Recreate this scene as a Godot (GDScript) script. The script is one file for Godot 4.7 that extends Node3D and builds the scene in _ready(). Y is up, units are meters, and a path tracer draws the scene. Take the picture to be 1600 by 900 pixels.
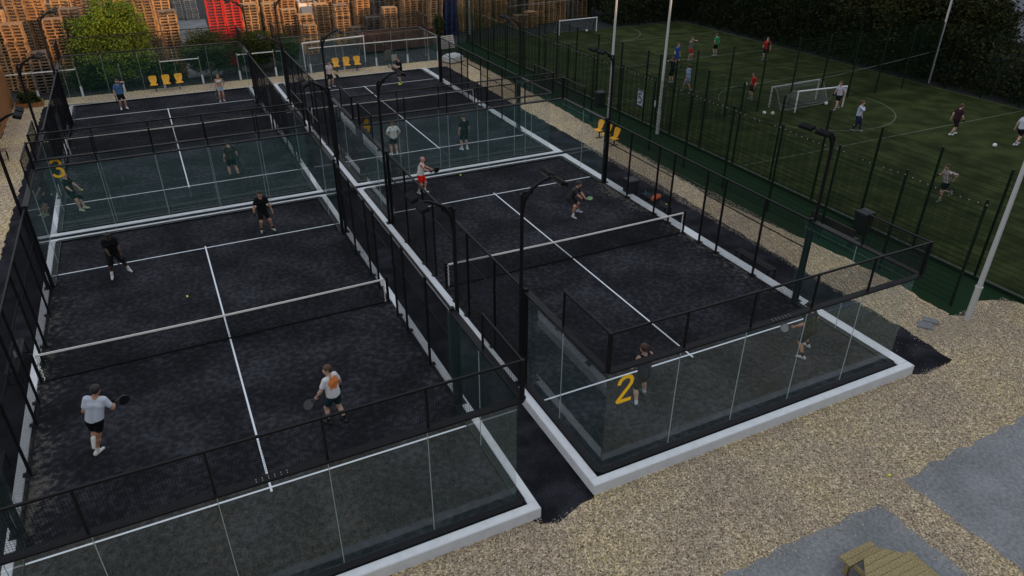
extends Node3D
# Padel courts seen from above at dusk, a pallet yard behind them and football cages to the right.

class MB:
	# collects flat or smooth faces for one mesh
	var v := PackedVector3Array()
	var n := PackedVector3Array()
	var c := PackedColorArray()
	var uv := PackedVector2Array()
	var tint := Color.WHITE
	var coloured := false
	func tri(a: Vector3, b: Vector3, d: Vector3) -> void:
		var m := (d - a).cross(b - a).normalized()
		v.append(a); v.append(b); v.append(d)
		n.append(m); n.append(m); n.append(m)
		if coloured:
			c.append(tint); c.append(tint); c.append(tint)
	func quad(a: Vector3, b: Vector3, d: Vector3, e: Vector3) -> void:
		tri(a, b, d)
		tri(a, d, e)
	func hexa(o: Vector3, x: Vector3, y: Vector3, z: Vector3, caps := true) -> void:
		# a box from its centre and three half edges
		var p := [o - x - y - z, o + x - y - z, o + x + y - z, o - x + y - z, o - x - y + z, o + x - y + z, o + x + y + z, o - x + y + z]
		quad(p[0], p[3], p[7], p[4])
		quad(p[5], p[6], p[2], p[1])
		quad(p[4], p[5], p[1], p[0])
		quad(p[3], p[2], p[6], p[7])
		if caps:
			quad(p[1], p[2], p[3], p[0])
			quad(p[4], p[7], p[6], p[5])
	func box(lo: Vector3, hi: Vector3) -> void:
		var h := (hi - lo) * 0.5
		hexa((lo + hi) * 0.5, Vector3(h.x, 0, 0), Vector3(0, h.y, 0), Vector3(0, 0, h.z))
	func bevel(lo: Vector3, hi: Vector3, r: float) -> void:
		# a box whose upper edges are chamfered
		var a := [Vector3(lo.x, lo.y, lo.z), Vector3(hi.x, lo.y, lo.z), Vector3(hi.x, lo.y, hi.z), Vector3(lo.x, lo.y, hi.z)]
		var b := [Vector3(lo.x, hi.y - r, lo.z), Vector3(hi.x, hi.y - r, lo.z), Vector3(hi.x, hi.y - r, hi.z), Vector3(lo.x, hi.y - r, hi.z)]
		var d := [Vector3(lo.x + r, hi.y, lo.z + r), Vector3(hi.x - r, hi.y, lo.z + r), Vector3(hi.x - r, hi.y, hi.z - r), Vector3(lo.x + r, hi.y, hi.z - r)]
		for i in 4:
			var j := (i + 1) % 4
			quad(a[i], a[j], b[j], b[i])
			quad(b[i], b[j], d[j], d[i])
		quad(d[0], d[1], d[2], d[3])
		quad(a[3], a[2], a[1], a[0])
	func bar(a: Vector3, b: Vector3, w: float, h: float, caps := true) -> void:
		# a straight bar of that width and height between two points
		var z := (b - a) * 0.5
		var up := Vector3.UP if absf(z.normalized().y) < 0.95 else Vector3.BACK
		var x := up.cross(z).normalized() * w * 0.5
		var y := z.cross(x).normalized() * h * 0.5
		hexa((a + b) * 0.5, x, y, z, caps)
	func tube(pts: Array, radii: Array, seg := 8, caps := true) -> void:
		var rings := []
		var side := Vector3.ZERO
		for i in pts.size():
			var d: Vector3 = (pts[mini(i + 1, pts.size() - 1)] - pts[maxi(i - 1, 0)]).normalized()
			if side == Vector3.ZERO:
				side = d.cross(Vector3.UP if absf(d.y) < 0.9 else Vector3.RIGHT).normalized()
			side = (side - d * side.dot(d)).normalized()
			var o := d.cross(side)
			var ring := []
			for k in seg:
				var t := TAU * k / seg
				ring.append(side * cos(t) + o * sin(t))
			rings.append(ring)
		for i in pts.size() - 1:
			for k in seg:
				var j := (k + 1) % seg
				var q := [[i, k], [i + 1, k], [i + 1, j], [i, k], [i + 1, j], [i, j]]
				for e in q:
					v.append(pts[e[0]] + rings[e[0]][e[1]] * radii[e[0]])
					n.append(rings[e[0]][e[1]])
					if coloured:
						c.append(tint)
		if caps:
			for k in seg:
				var j := (k + 1) % seg
				var l: int = pts.size() - 1
				tri(pts[0], pts[0] + rings[0][k] * radii[0], pts[0] + rings[0][j] * radii[0])
				tri(pts[l], pts[l] + rings[l][j] * radii[l], pts[l] + rings[l][k] * radii[l])
	func prism(poly: PackedVector2Array, lo: float, hi: float) -> void:
		# an outline in x, z between two heights
		var ids := Geometry2D.triangulate_polygon(poly)
		for i in range(0, ids.size(), 3):
			var t := [poly[ids[i]], poly[ids[i + 1]], poly[ids[i + 2]]]
			var a := Vector3(t[0].x, hi, t[0].y)
			var b := Vector3(t[1].x, hi, t[1].y)
			var d := Vector3(t[2].x, hi, t[2].y)
			if (d - a).cross(b - a).y < 0:
				var s := b
				b = d
				d = s
			tri(a, b, d)
			var down := Vector3(0, lo - hi, 0)
			tri(a + down, d + down, b + down)
		var wise := Geometry2D.is_polygon_clockwise(poly)
		for i in poly.size():
			var p := poly[i]
			var q := poly[(i + 1) % poly.size()]
			if not wise:
				var s := p
				p = q
				q = s
			quad(Vector3(p.x, lo, p.y), Vector3(q.x, lo, q.y), Vector3(q.x, hi, q.y), Vector3(p.x, hi, p.y))
	func ball(o: Vector3, r: Vector3, seg := 10, rows := 6) -> void:
		for i in rows:
			for k in seg:
				var e := [[i, k], [i + 1, k], [i + 1, k + 1], [i, k], [i + 1, k + 1], [i, k + 1]]
				for q in e:
					var a: float = PI * q[0] / rows
					var t: float = TAU * q[1] / seg
					var d := Vector3(sin(a) * cos(t), cos(a), sin(a) * sin(t))
					v.append(o + d * r)
					n.append((d / r).normalized())
					if coloured:
						c.append(tint)
	func add(arrs: Array, xf: Transform3D, col := Color.WHITE) -> void:
		# vertices, normals, indices (and colours) of a ready shape
		var p: PackedVector3Array = xf * (arrs[0] as PackedVector3Array)
		var m: PackedVector3Array = Transform3D(xf.basis.orthonormalized(), Vector3.ZERO) * (arrs[1] as PackedVector3Array)
		for i in arrs[2]:
			v.append(p[i])
			n.append(m[i])
			if coloured:
				c.append(arrs[3][i] * col if arrs.size() > 3 else col)
	func mesh() -> ArrayMesh:
		var a := []
		a.resize(Mesh.ARRAY_MAX)
		a[Mesh.ARRAY_VERTEX] = v
		a[Mesh.ARRAY_NORMAL] = n
		if coloured:
			a[Mesh.ARRAY_COLOR] = c
		if uv.size() == v.size():
			a[Mesh.ARRAY_TEX_UV] = uv
		var m := ArrayMesh.new()
		m.add_surface_from_arrays(Mesh.PRIMITIVE_TRIANGLES, a)
		return m

var M := {}
var taken := {}
var rng := RandomNumberGenerator.new()
const G := -0.3   # height of the gravel below the court slabs

func numbered(called: String, parent: Node) -> String:
	var key := str(parent.get_instance_id()) + called
	taken[key] = taken.get(key, -1) + 1
	return called if taken[key] == 0 else "%s_%03d" % [called, taken[key]]

func tag(o: Node, label: String, category := "", group := "", kind := "") -> void:
	if label: o.set_meta("label", label)
	if category: o.set_meta("category", category)
	if group: o.set_meta("group", group)
	if kind: o.set_meta("kind", kind)

func put(called: String, mesh: Mesh, m: Material, parent: Node = self) -> MeshInstance3D:
	var o := MeshInstance3D.new()
	o.name = numbered(called, parent)
	o.mesh = mesh
	o.material_override = m
	parent.add_child(o, true)
	return o

func thing(called: String, label: String, category: String, at := Vector3.ZERO, turn := 0.0, group := "") -> Node3D:
	var o := Node3D.new()
	o.name = numbered(called, self)
	add_child(o, true)
	o.position = at
	o.rotation.y = turn
	tag(o, label, category, group)
	return o

func ground(called: String, mesh: Mesh, m: Material) -> MeshInstance3D:
	var o := put(called, mesh, m)
	o.set_meta("kind", "structure")
	return o

func copy(o: Node3D, called: String, label: String, at: Vector3, turn := 0.0) -> Node3D:
	var r: Node3D = o.duplicate()
	r.name = numbered(called, self)
	add_child(r, true)
	r.position = at
	r.rotation.y = turn
	r.set_meta("label", label)
	return r

func L(r: float, g: float, b: float) -> Color:
	return Color(r, g, b).linear_to_srgb()

func mat(c: Color, rough := 0.8, metal := 0.0) -> StandardMaterial3D:
	var m := StandardMaterial3D.new()
	m.albedo_color = c
	m.roughness = rough
	m.metallic = metal
	return m

func noise(freq: float, octaves := 4, kind := FastNoiseLite.TYPE_SIMPLEX_SMOOTH, seed_ := 1) -> FastNoiseLite:
	var f := FastNoiseLite.new()
	f.noise_type = kind
	f.frequency = freq
	f.fractal_octaves = octaves
	f.seed = seed_
	return f

func tex(f: FastNoiseLite, stops: Array, size := 512) -> NoiseTexture2D:
	# stops: [offset, colour] pairs
	var t := NoiseTexture2D.new()
	t.width = size
	t.height = size
	t.seamless = true
	t.noise = f
	var g := Gradient.new()
	var at := PackedFloat32Array()
	var cs := PackedColorArray()
	for s in stops:
		at.append(s[0])
		cs.append(s[1])
	g.offsets = at
	g.colors = cs
	t.color_ramp = g
	return t

func relief(f: FastNoiseLite, strength: float, size := 512) -> NoiseTexture2D:
	var t := NoiseTexture2D.new()
	t.width = size
	t.height = size
	t.seamless = true
	t.noise = f
	t.as_normal_map = true
	t.bump_strength = strength
	return t

func tri_mat(t: Texture2D, metres: float, rough := 0.9, world := true, nrm: Texture2D = null, strength := 1.0) -> StandardMaterial3D:
	var m := mat(Color.WHITE, rough)
	m.albedo_texture = t
	m.uv1_triplanar = true
	m.uv1_world_triplanar = world
	m.uv1_scale = Vector3.ONE / metres
	if nrm:
		m.normal_enabled = true
		m.normal_texture = nrm
		m.normal_scale = strength
	return m

func over(m: StandardMaterial3D, t: Texture2D, metres: float) -> void:
	# a coarser pattern multiplied over the fine one
	m.detail_enabled = true
	m.detail_albedo = t
	m.detail_blend_mode = BaseMaterial3D.BLEND_MODE_MUL
	m.detail_uv_layer = BaseMaterial3D.DETAIL_UV_2
	m.uv2_triplanar = true
	m.uv2_world_triplanar = m.uv1_world_triplanar
	m.uv2_scale = Vector3.ONE / metres

func ragged(pts: Array, step: float, amount: float, f: FastNoiseLite) -> PackedVector2Array:
	# an outline with an uneven edge
	var out := PackedVector2Array()
	for i in pts.size():
		var a: Vector2 = pts[i]
		var b: Vector2 = pts[(i + 1) % pts.size()]
		var k := maxi(1, int(a.distance_to(b) / step))
		var side := (b - a).normalized().orthogonal()
		for j in k:
			var p := a.lerp(b, float(j) / k)
			out.append(p + side * amount * f.get_noise_2d(p.x * 10.0, p.y * 10.0))
	return out

func _ready() -> void:
	rng.seed = 7
	sky_and_camera()
	materials()
	setting()
	courts()
	surroundings()
	football()
	yard()
	plants()
	small_things()
	people()

func sky_and_camera() -> void:
	var cam := Camera3D.new()
	cam.name = "camera"
	add_child(cam)
	cam.position = Vector3(-0.3872, 12.5592, 20.5672)
	cam.rotation = Vector3(-0.521743, -0.457447, 0.003526)
	cam.fov = 43.496
	cam.near = 0.1
	cam.far = 900.0
	cam.current = true
	var env := Environment.new()
	env.background_mode = Environment.BG_SKY
	var s := ProceduralSkyMaterial.new()
	s.sky_top_color = Color(0.75, 0.79, 0.84)
	s.sky_horizon_color = Color(0.90, 0.83, 0.76)
	s.sky_curve = 0.16
	s.ground_bottom_color = Color(0.25, 0.23, 0.2)
	s.ground_horizon_color = Color(0.5, 0.46, 0.42)
	s.sun_angle_max = 25.0
	var sky := Sky.new()
	sky.sky_material = s
	env.sky = sky
	env.tonemap_mode = Environment.TONE_MAPPER_LINEAR
	env.tonemap_exposure = 1.5
	env.sdfgi_enabled = true
	env.ssao_enabled = true
	env.ssil_enabled = true
	var we := WorldEnvironment.new()
	we.name = "world"
	we.environment = env
	add_child(we)
	var sun := DirectionalLight3D.new()
	sun.name = "sun"
	add_child(sun)
	sun.look_at_from_position(Vector3.ZERO, Vector3(-0.5, -0.16, -0.85))
	sun.light_color = Color(1.0, 0.78, 0.56)
	sun.light_energy = 0.9
	sun.light_angular_distance = 0.6
	sun.shadow_enabled = true

func materials() -> void:
	var stones := noise(0.035, 2, FastNoiseLite.TYPE_CELLULAR, 3)
	stones.cellular_return_type = FastNoiseLite.RETURN_CELL_VALUE
	stones.fractal_type = FastNoiseLite.FRACTAL_NONE
	var bumps := noise(0.035, 2, FastNoiseLite.TYPE_CELLULAR, 3)
	bumps.fractal_type = FastNoiseLite.FRACTAL_NONE
	M.gravel = tri_mat(tex(stones, [[0.0, L(0.12, 0.085, 0.05)], [0.3, L(0.37, 0.285, 0.18)], [0.65, L(0.52, 0.415, 0.275)], [1.0, L(0.78, 0.65, 0.47)]], 1024), 1.25, 0.95, true, relief(bumps, 14.0, 1024), 1.0)
	over(M.gravel, tex(noise(0.007, 4), [[0.2, Color(0.90, 0.88, 0.89)], [0.5, Color(0.97, 0.955, 0.94)], [0.8, Color(1.0, 0.98, 0.91)]]), 13.0)
	M.stone = mat(Color.WHITE, 0.95)
	M.stone.vertex_color_use_as_albedo = true
	M.asphalt = tri_mat(tex(noise(0.06, 5), [[0.15, L(0.016, 0.016, 0.019)], [0.55, L(0.029, 0.0285, 0.035)], [0.9, L(0.052, 0.051, 0.06)]], 1024), 3.0, 0.95, true, relief(noise(0.2, 3), 5.0), 0.7)
	over(M.asphalt, tex(noise(0.012, 5, FastNoiseLite.TYPE_SIMPLEX_SMOOTH, 5), [[0.2, Color(0.65, 0.65, 0.65)], [0.8, Color(1, 1, 1)]]), 7.0)
	M.concrete = tri_mat(tex(noise(0.03, 6), [[0.1, L(0.165, 0.165, 0.17)], [0.5, L(0.215, 0.215, 0.22)], [0.9, L(0.265, 0.265, 0.27)]], 1024), 4.0, 0.95, true, relief(noise(0.15, 3), 3.0), 0.5)
	over(M.concrete, tex(noise(0.01, 5, FastNoiseLite.TYPE_SIMPLEX_SMOOTH, 9), [[0.2, Color(0.87, 0.87, 0.87)], [0.8, Color(1, 1, 1)]]), 11.0)
	M.kerb = tri_mat(tex(noise(0.03, 6, FastNoiseLite.TYPE_SIMPLEX_SMOOTH, 21), [[0.1, L(0.50, 0.50, 0.50)], [0.45, L(0.555, 0.555, 0.56)], [0.9, L(0.58, 0.58, 0.585)]]), 7.0, 0.85)
	M.yard = tri_mat(tex(noise(0.03, 6, FastNoiseLite.TYPE_SIMPLEX_SMOOTH, 33), [[0.1, L(0.025, 0.025, 0.026)], [0.9, L(0.055, 0.055, 0.057)]]), 6.0, 0.95)
	M.grass = tri_mat(tex(noise(0.09, 4, FastNoiseLite.TYPE_SIMPLEX_SMOOTH, 12), [[0.1, L(0.025, 0.032, 0.010)], [0.9, L(0.054, 0.066, 0.021)]]), 2.0, 0.95)
	over(M.grass, tex(noise(0.012, 4, FastNoiseLite.TYPE_SIMPLEX_SMOOTH, 14), [[0.2, Color(0.7, 0.72, 0.7)], [0.8, Color(1, 1, 1)]]), 12.0)
	M.green_strip = tri_mat(tex(noise(0.09, 4, FastNoiseLite.TYPE_SIMPLEX_SMOOTH, 15), [[0.1, L(0.008, 0.020, 0.009)], [0.9, L(0.016, 0.038, 0.017)]]), 2.0, 0.95)
	M.line = mat(L(0.62, 0.63, 0.65), 0.9)
	M.old_line = mat(L(0.062, 0.068, 0.036), 0.9)
	M.steel = mat(L(0.009, 0.009, 0.010), 0.5)
	M.steel.metallic_specular = 0.22
	M.wire = mat(L(0.008, 0.008, 0.010), 0.5)
	M.green_steel = mat(L(0.004, 0.014, 0.007), 0.55)
	M.green_steel.metallic_specular = 0.35
	M.green_wire = mat(L(0.004, 0.013, 0.006), 0.6)
	M.green_wire.metallic_specular = 0.35
	M.glass = mat(Color(0.34, 0.66, 0.62, 0.019), 0.0)
	M.glass.metallic_specular = 0.36
	M.glass.transparency = BaseMaterial3D.TRANSPARENCY_ALPHA
	M.seal = mat(L(0.30, 0.36, 0.36), 0.4)
	M.net = mat(L(0.012, 0.012, 0.013), 0.9)
	M.tape = mat(L(0.74, 0.69, 0.63), 0.9)
	M.yellow = mat(L(0.80, 0.38, 0.010), 0.5)
	M.sticker = mat(L(1.0, 0.56, 0.008), 0.6)
	M.galvanised = mat(L(0.50, 0.50, 0.49), 0.5, 0.3)
	M.white_metal = mat(L(0.60, 0.60, 0.59), 0.5)
	M.lens = mat(L(0.12, 0.13, 0.14), 0.15)
	M.dark_plastic = mat(L(0.014, 0.014, 0.017), 0.55)
	M.ball = mat(L(0.62, 0.72, 0.08), 0.9)
	M.white_ball = mat(L(0.62, 0.62, 0.6), 0.5)
	M.goal_net = mat(L(0.22, 0.23, 0.22), 0.9)
	M.sign_white = mat(L(0.55, 0.58, 0.6), 0.5)
	M.bulb = mat(L(0.25, 0.25, 0.24), 0.4)
	M.sign_blue = mat(L(0.015, 0.045, 0.14), 0.5)
	var grain := noise(0.02, 4, FastNoiseLite.TYPE_SIMPLEX_SMOOTH, 8)
	M.pallets = []
	for w in [[L(0.16, 0.09, 0.042), L(0.37, 0.22, 0.11)], [L(0.22, 0.13, 0.06), L(0.45, 0.29, 0.15)], [L(0.12, 0.075, 0.045), L(0.27, 0.175, 0.105)], [L(0.08, 0.065, 0.05), L(0.19, 0.155, 0.12)]]:
		M.pallets.append(tri_mat(tex(grain, [[0.15, w[0]], [0.85, w[1]]], 256), 0.9, 0.9, true))
	M.red_pallet = mat(L(0.42, 0.012, 0.010), 0.7)
	M.blue_pallet = mat(L(0.012, 0.022, 0.075), 0.7)
	M.dark_pallet = mat(L(0.035, 0.034, 0.033), 0.8)
	M.white_pallet = mat(L(0.40, 0.36, 0.31), 0.9)
	var planks := noise(0.018, 5, FastNoiseLite.TYPE_SIMPLEX_SMOOTH, 18)
	M.fence_wood = tri_mat(tex(planks, [[0.1, L(0.21, 0.085, 0.022)], [0.9, L(0.36, 0.16, 0.05)]], 256), 0.8, 0.85)
	M.table_wood = tri_mat(tex(noise(0.025, 5, FastNoiseLite.TYPE_SIMPLEX_SMOOTH, 28), [[0.1, L(0.15, 0.11, 0.045)], [0.6, L(0.255, 0.195, 0.085)], [0.9, L(0.31, 0.24, 0.11)]], 512), 0.7, 0.8)
	M.post_wood = tri_mat(tex(planks, [[0.1, L(0.16, 0.15, 0.10)], [0.9, L(0.34, 0.33, 0.24)]], 256), 0.6, 0.9)
	M.bark = tri_mat(tex(noise(0.05, 4), [[0.1, L(0.03, 0.022, 0.014)], [0.9, L(0.09, 0.07, 0.045)]], 256), 0.5, 0.95)
	M.rust = tri_mat(tex(noise(0.03, 5), [[0.1, L(0.045, 0.010, 0.007)], [0.9, L(0.085, 0.020, 0.014)]], 256), 1.5, 0.8)
	M.roof = tri_mat(tex(noise(0.03, 5), [[0.1, L(0.07, 0.073, 0.088)], [0.9, L(0.12, 0.124, 0.145)]], 256), 3.0, 0.6)
	for k in ["grass", "green_strip", "asphalt", "yard", "gravel", "concrete", "net", "wire", "green_wire", "stone"]:
		M[k].metallic_specular = 0.15

func sheet(poly: PackedVector2Array, y: float, thick := 0.05) -> ArrayMesh:
	var b := MB.new()
	b.prism(poly, y - thick, y)
	return b.mesh()

func setting() -> void:
	var edge := noise(0.12, 3, FastNoiseLite.TYPE_SIMPLEX_SMOOTH, 40)
	var p := PlaneMesh.new()
	p.size = Vector2(1200, 1200)
	var o := ground("ground", p, M.yard)
	o.position.y = G - 0.06
	var gravel := [Vector2(-8.7, -34.6), Vector2(22.4, -34.6), Vector2(22.3, -20), Vector2(21.9, -12.5), Vector2(21.4, -3), Vector2(21.75, 0.5), Vector2(22.1, 3.7), Vector2(22.25, 6.2), Vector2(21.9, 8.6), Vector2(22.6, 8.9), Vector2(23.6, 8.3), Vector2(24.85, 8.9), Vector2(24.85, 40), Vector2(-8.7, 40)]
	ground("gravel_bed", sheet(ragged(gravel, 0.12, 0.12, edge), G), M.gravel)
	var strip := [Vector2(21.2, -40), Vector2(25.0, -40), Vector2(25.0, 9.6), Vector2(21.2, 9.6)]
	ground("turf_strip", sheet(PackedVector2Array(strip), G - 0.006), M.green_strip)
	var path := [Vector2(-7.0, -32.9), Vector2(-3.0, -32.45), Vector2(20.0, -32.3), Vector2(20.05, -10), Vector2(20.2, -4), Vector2(19.95, 1.5), Vector2(19.85, 8.0), Vector2(19.65, 10.3), Vector2(18.3, 10.5), Vector2(17.9, 10.2), Vector2(7.05, 10.2), Vector2(6.6, 10.35), Vector2(5.75, 10.6), Vector2(5.35, 10.45), Vector2(5.2, 10.2), Vector2(-7.3, 10.2)]
	ground("asphalt_path", sheet(ragged(path, 0.1, 0.10, edge), G + 0.006), M.asphalt)
	ground("concrete_pad", sheet(ragged([Vector2(2.0, 13.45), Vector2(12.8, 13.4), Vector2(12.85, 24), Vector2(2.0, 24)], 0.08, 0.14, edge), G + 0.008), M.concrete)
	ground("concrete_pad", sheet(ragged([Vector2(14.0, 13.1), Vector2(24.8, 12.75), Vector2(24.8, 24), Vector2(13.7, 24)], 0.08, 0.14, edge), G + 0.008), M.concrete)
	ground("road", sheet(PackedVector2Array([Vector2(1.9, -37), Vector2(4.3, -37), Vector2(5.6, -62), Vector2(1.6, -62)]), G - 0.01), M.concrete)
	ground("gap_infill", sheet(PackedVector2Array([Vector2(-5.4, -10.62), Vector2(17.9, -10.70), Vector2(17.9, -10.28), Vector2(-5.4, -10.28)]), -0.02, 0.3), M.asphalt)
	# football pitches
	ground("pitch_turf", sheet(PackedVector2Array([Vector2(25.1, -40.3), Vector2(48.6, -40.3), Vector2(48.6, 30), Vector2(25.1, 30)]), G), M.grass)
	var b := MB.new()
	b.bevel(Vector3(24.98, G - 0.1, -40.3), Vector3(25.10, G + 0.14, 30), 0.02)
	ground("pitch_kerb", b.mesh(), M.green_steel)
	var marks := MB.new()
	for g in [[-39.5, 1.0], [-13.1, -1.0], [-12.1, 1.0]]:
		var last := Vector2.INF
		for i in 33:
			var a := PI * i / 32.0
			var q := Vector2(36.8 + 5.0 * cos(a), g[0] + g[1] * 5.0 * sin(a))
			if last != Vector2.INF:
				marks.hexa(Vector3((q.x + last.x) * 0.5, G + 0.002, (q.y + last.y) * 0.5), Vector3((q.x - last.x) * 0.5, 0, (q.y - last.y) * 0.5), Vector3(0, 0.004, 0), Vector3(-(q.y - last.y), 0, q.x - last.x).normalized() * 0.04)
			last = q
	for z in [-34.5, -26.3, -18.1, -5.6]:
		marks.box(Vector3(25.3, G - 0.002, z - 0.04), Vector3(48.4, G + 0.006, z + 0.04))
	for x in [25.35, 48.35]:
		marks.box(Vector3(x - 0.04, G - 0.002, -40.0), Vector3(x + 0.04, G + 0.007, 30.0))
	ground("pitch_markings", marks.mesh(), M.old_line)
	# the rise behind the viewer that keeps the low sun off the courts
	var h := MB.new()
	var xs := [-400, -150, -60, 20, 70, 110, 119, 132, 200, 400]
	var hs := [23.5, 25.0, 25.5, 25.6, 25.7, 25.6, 27.0, 38.0, 40.0, 34.0]
	for i in xs.size() - 1:
		var a := Vector3(xs[i], -1, 55)
		var a2 := Vector3(xs[i + 1], -1, 55)
		var t := Vector3(xs[i], hs[i], 90)
		var t2 := Vector3(xs[i + 1], hs[i + 1], 90)
		h.quad(a, t, t2, a2)
		h.quad(t, t + Vector3(0, 0, 120), t2 + Vector3(0, 0, 120), t2)
	ground("hill", h.mesh(), M.grass)

func court_picture() -> ImageTexture:
	# sand-dressed black turf: grain, brushed patches, and sand gathered along the side walls by the net
	var w := 512
	var h := 1024
	var fine := noise(0.35, 2, FastNoiseLite.TYPE_SIMPLEX, 50).get_image(w, h, false, false, true)
	var mid := noise(0.085, 4, FastNoiseLite.TYPE_SIMPLEX_SMOOTH, 51).get_image(w, h, false, false, true)
	var big := noise(0.008, 4, FastNoiseLite.TYPE_SIMPLEX_SMOOTH, 52).get_image(w, h, false, false, true)
	var fd := fine.get_data()
	var md := mid.get_data()
	var bd := big.get_data()
	var out := PackedByteArray()
	out.resize(w * h * 3)
	for y in h:
		var z := absf(y / float(h) - 0.5) * 20.0
		for x in w:
			var i := y * w + x
			var f := fd[i] / 255.0 - 0.5
			var m := md[i] / 255.0 - 0.5
			var g := bd[i] / 255.0 - 0.5
			var s := 0.009 + 0.024 * pow(clampf(0.48 + m * 1.3 + g * 0.8, 0.0, 1.0), 1.8) * (1.0 + 1.4 * f) + 0.005 * (g + 0.5)
			s = maxf(s, 0.004)
			var red := s
			var blue := s * 1.17
			var ex := 5.2 - absf(x / float(w) - 0.5) * 10.4
			if ex < 1.0 and z < 6.5:
				var sand := clampf((m + g * 0.8 + f * 0.5) * 2.6 + 0.25 - ex * 1.4, 0.0, 1.0) * (0.85 if x < w / 2 else 0.15)
				red = lerpf(red, 0.10, sand)
				s = lerpf(s, 0.09, sand)
				blue = lerpf(blue, 0.075, sand)
			var c := Color(red, s, blue).linear_to_srgb()
			out[i * 3] = int(c.r * 255.0)
			out[i * 3 + 1] = int(c.g * 255.0)
			out[i * 3 + 2] = int(c.b * 255.0)
	return ImageTexture.create_from_image(Image.create_from_data(w, h, false, Image.FORMAT_RGB8, out))

var CX := [0.0, 12.31, 0.0, 12.31]
var CZ := [0.0, -0.04, -20.92, -20.98]

func courts() -> void:
	var turf := mat(Color.WHITE, 0.95)
	turf.albedo_texture = court_picture()
	turf.metallic_specular = 0.15
	var fm := MB.new()
	var lo := Vector2(-5.2, -10.06)
	var hi := Vector2(5.2, 10.06)
	fm.quad(Vector3(lo.x, 0, lo.y), Vector3(hi.x, 0, lo.y), Vector3(hi.x, 0, hi.y), Vector3(lo.x, 0, hi.y))
	for q in [Vector2(0, 0), Vector2(1, 0), Vector2(1, 1), Vector2(0, 0), Vector2(1, 1), Vector2(0, 1)]:
		fm.uv.append(q)
	var floor_mesh := fm.mesh()
	var line_x := BoxMesh.new()
	line_x.size = Vector3(10.0, 0.008, 0.05)
	var line_z := BoxMesh.new()
	line_z.size = Vector3(0.05, 0.008, 14.2)
	var side_mesh := MB.new()
	for k in 4:
		var f := ground("court_floor", floor_mesh, turf)
		f.position = Vector3(CX[k], 0, CZ[k])
		if k == 1:
			f.rotation.y = PI
		for z in [-6.95, 6.95]:
			put("line", line_x, M.line, f).position = Vector3(0, 0.002, z)
		put("line", line_z, M.line, f).position = Vector3(0, 0.004, 0)
		var right := 5.62 if k % 2 == 1 else 5.43
		var kb := MB.new()
		kb.bevel(Vector3(-5.43, G - 0.1, 10.06), Vector3(right, 0.014, 10.30), 0.02)
		kb.bevel(Vector3(-5.43, G - 0.1, -10.30), Vector3(right, 0.014, -10.06), 0.02)
		kb.bevel(Vector3(-5.43, G - 0.1, -10.06), Vector3(-5.2, 0.014, 10.06), 0.02)
		kb.bevel(Vector3(5.2, G - 0.1, -10.06), Vector3(right, 0.014, 10.06), 0.02)
		ground("court_kerb", kb.mesh(), M.kerb).position = Vector3(CX[k], 0, CZ[k])
	cages()
	nets()
	masts()

func wire_panel(w: float, h: float, step := 0.05, r := 0.0044) -> ArrayMesh:
	# a welded mesh panel standing in x, y, from 0 to w and 0 to h
	var b := MB.new()
	for i in int(w / step) + 1:
		b.bar(Vector3(i * step, 0, 0), Vector3(i * step, h, 0), r, r, false)
	for i in int(h / step) + 1:
		b.bar(Vector3(0, i * step, r), Vector3(w, i * step, r), r, r, false)
	return b.mesh()

func boxm(x: float, y: float, z: float) -> BoxMesh:
	var b := BoxMesh.new()
	b.size = Vector3(x, y, z)
	return b

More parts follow.
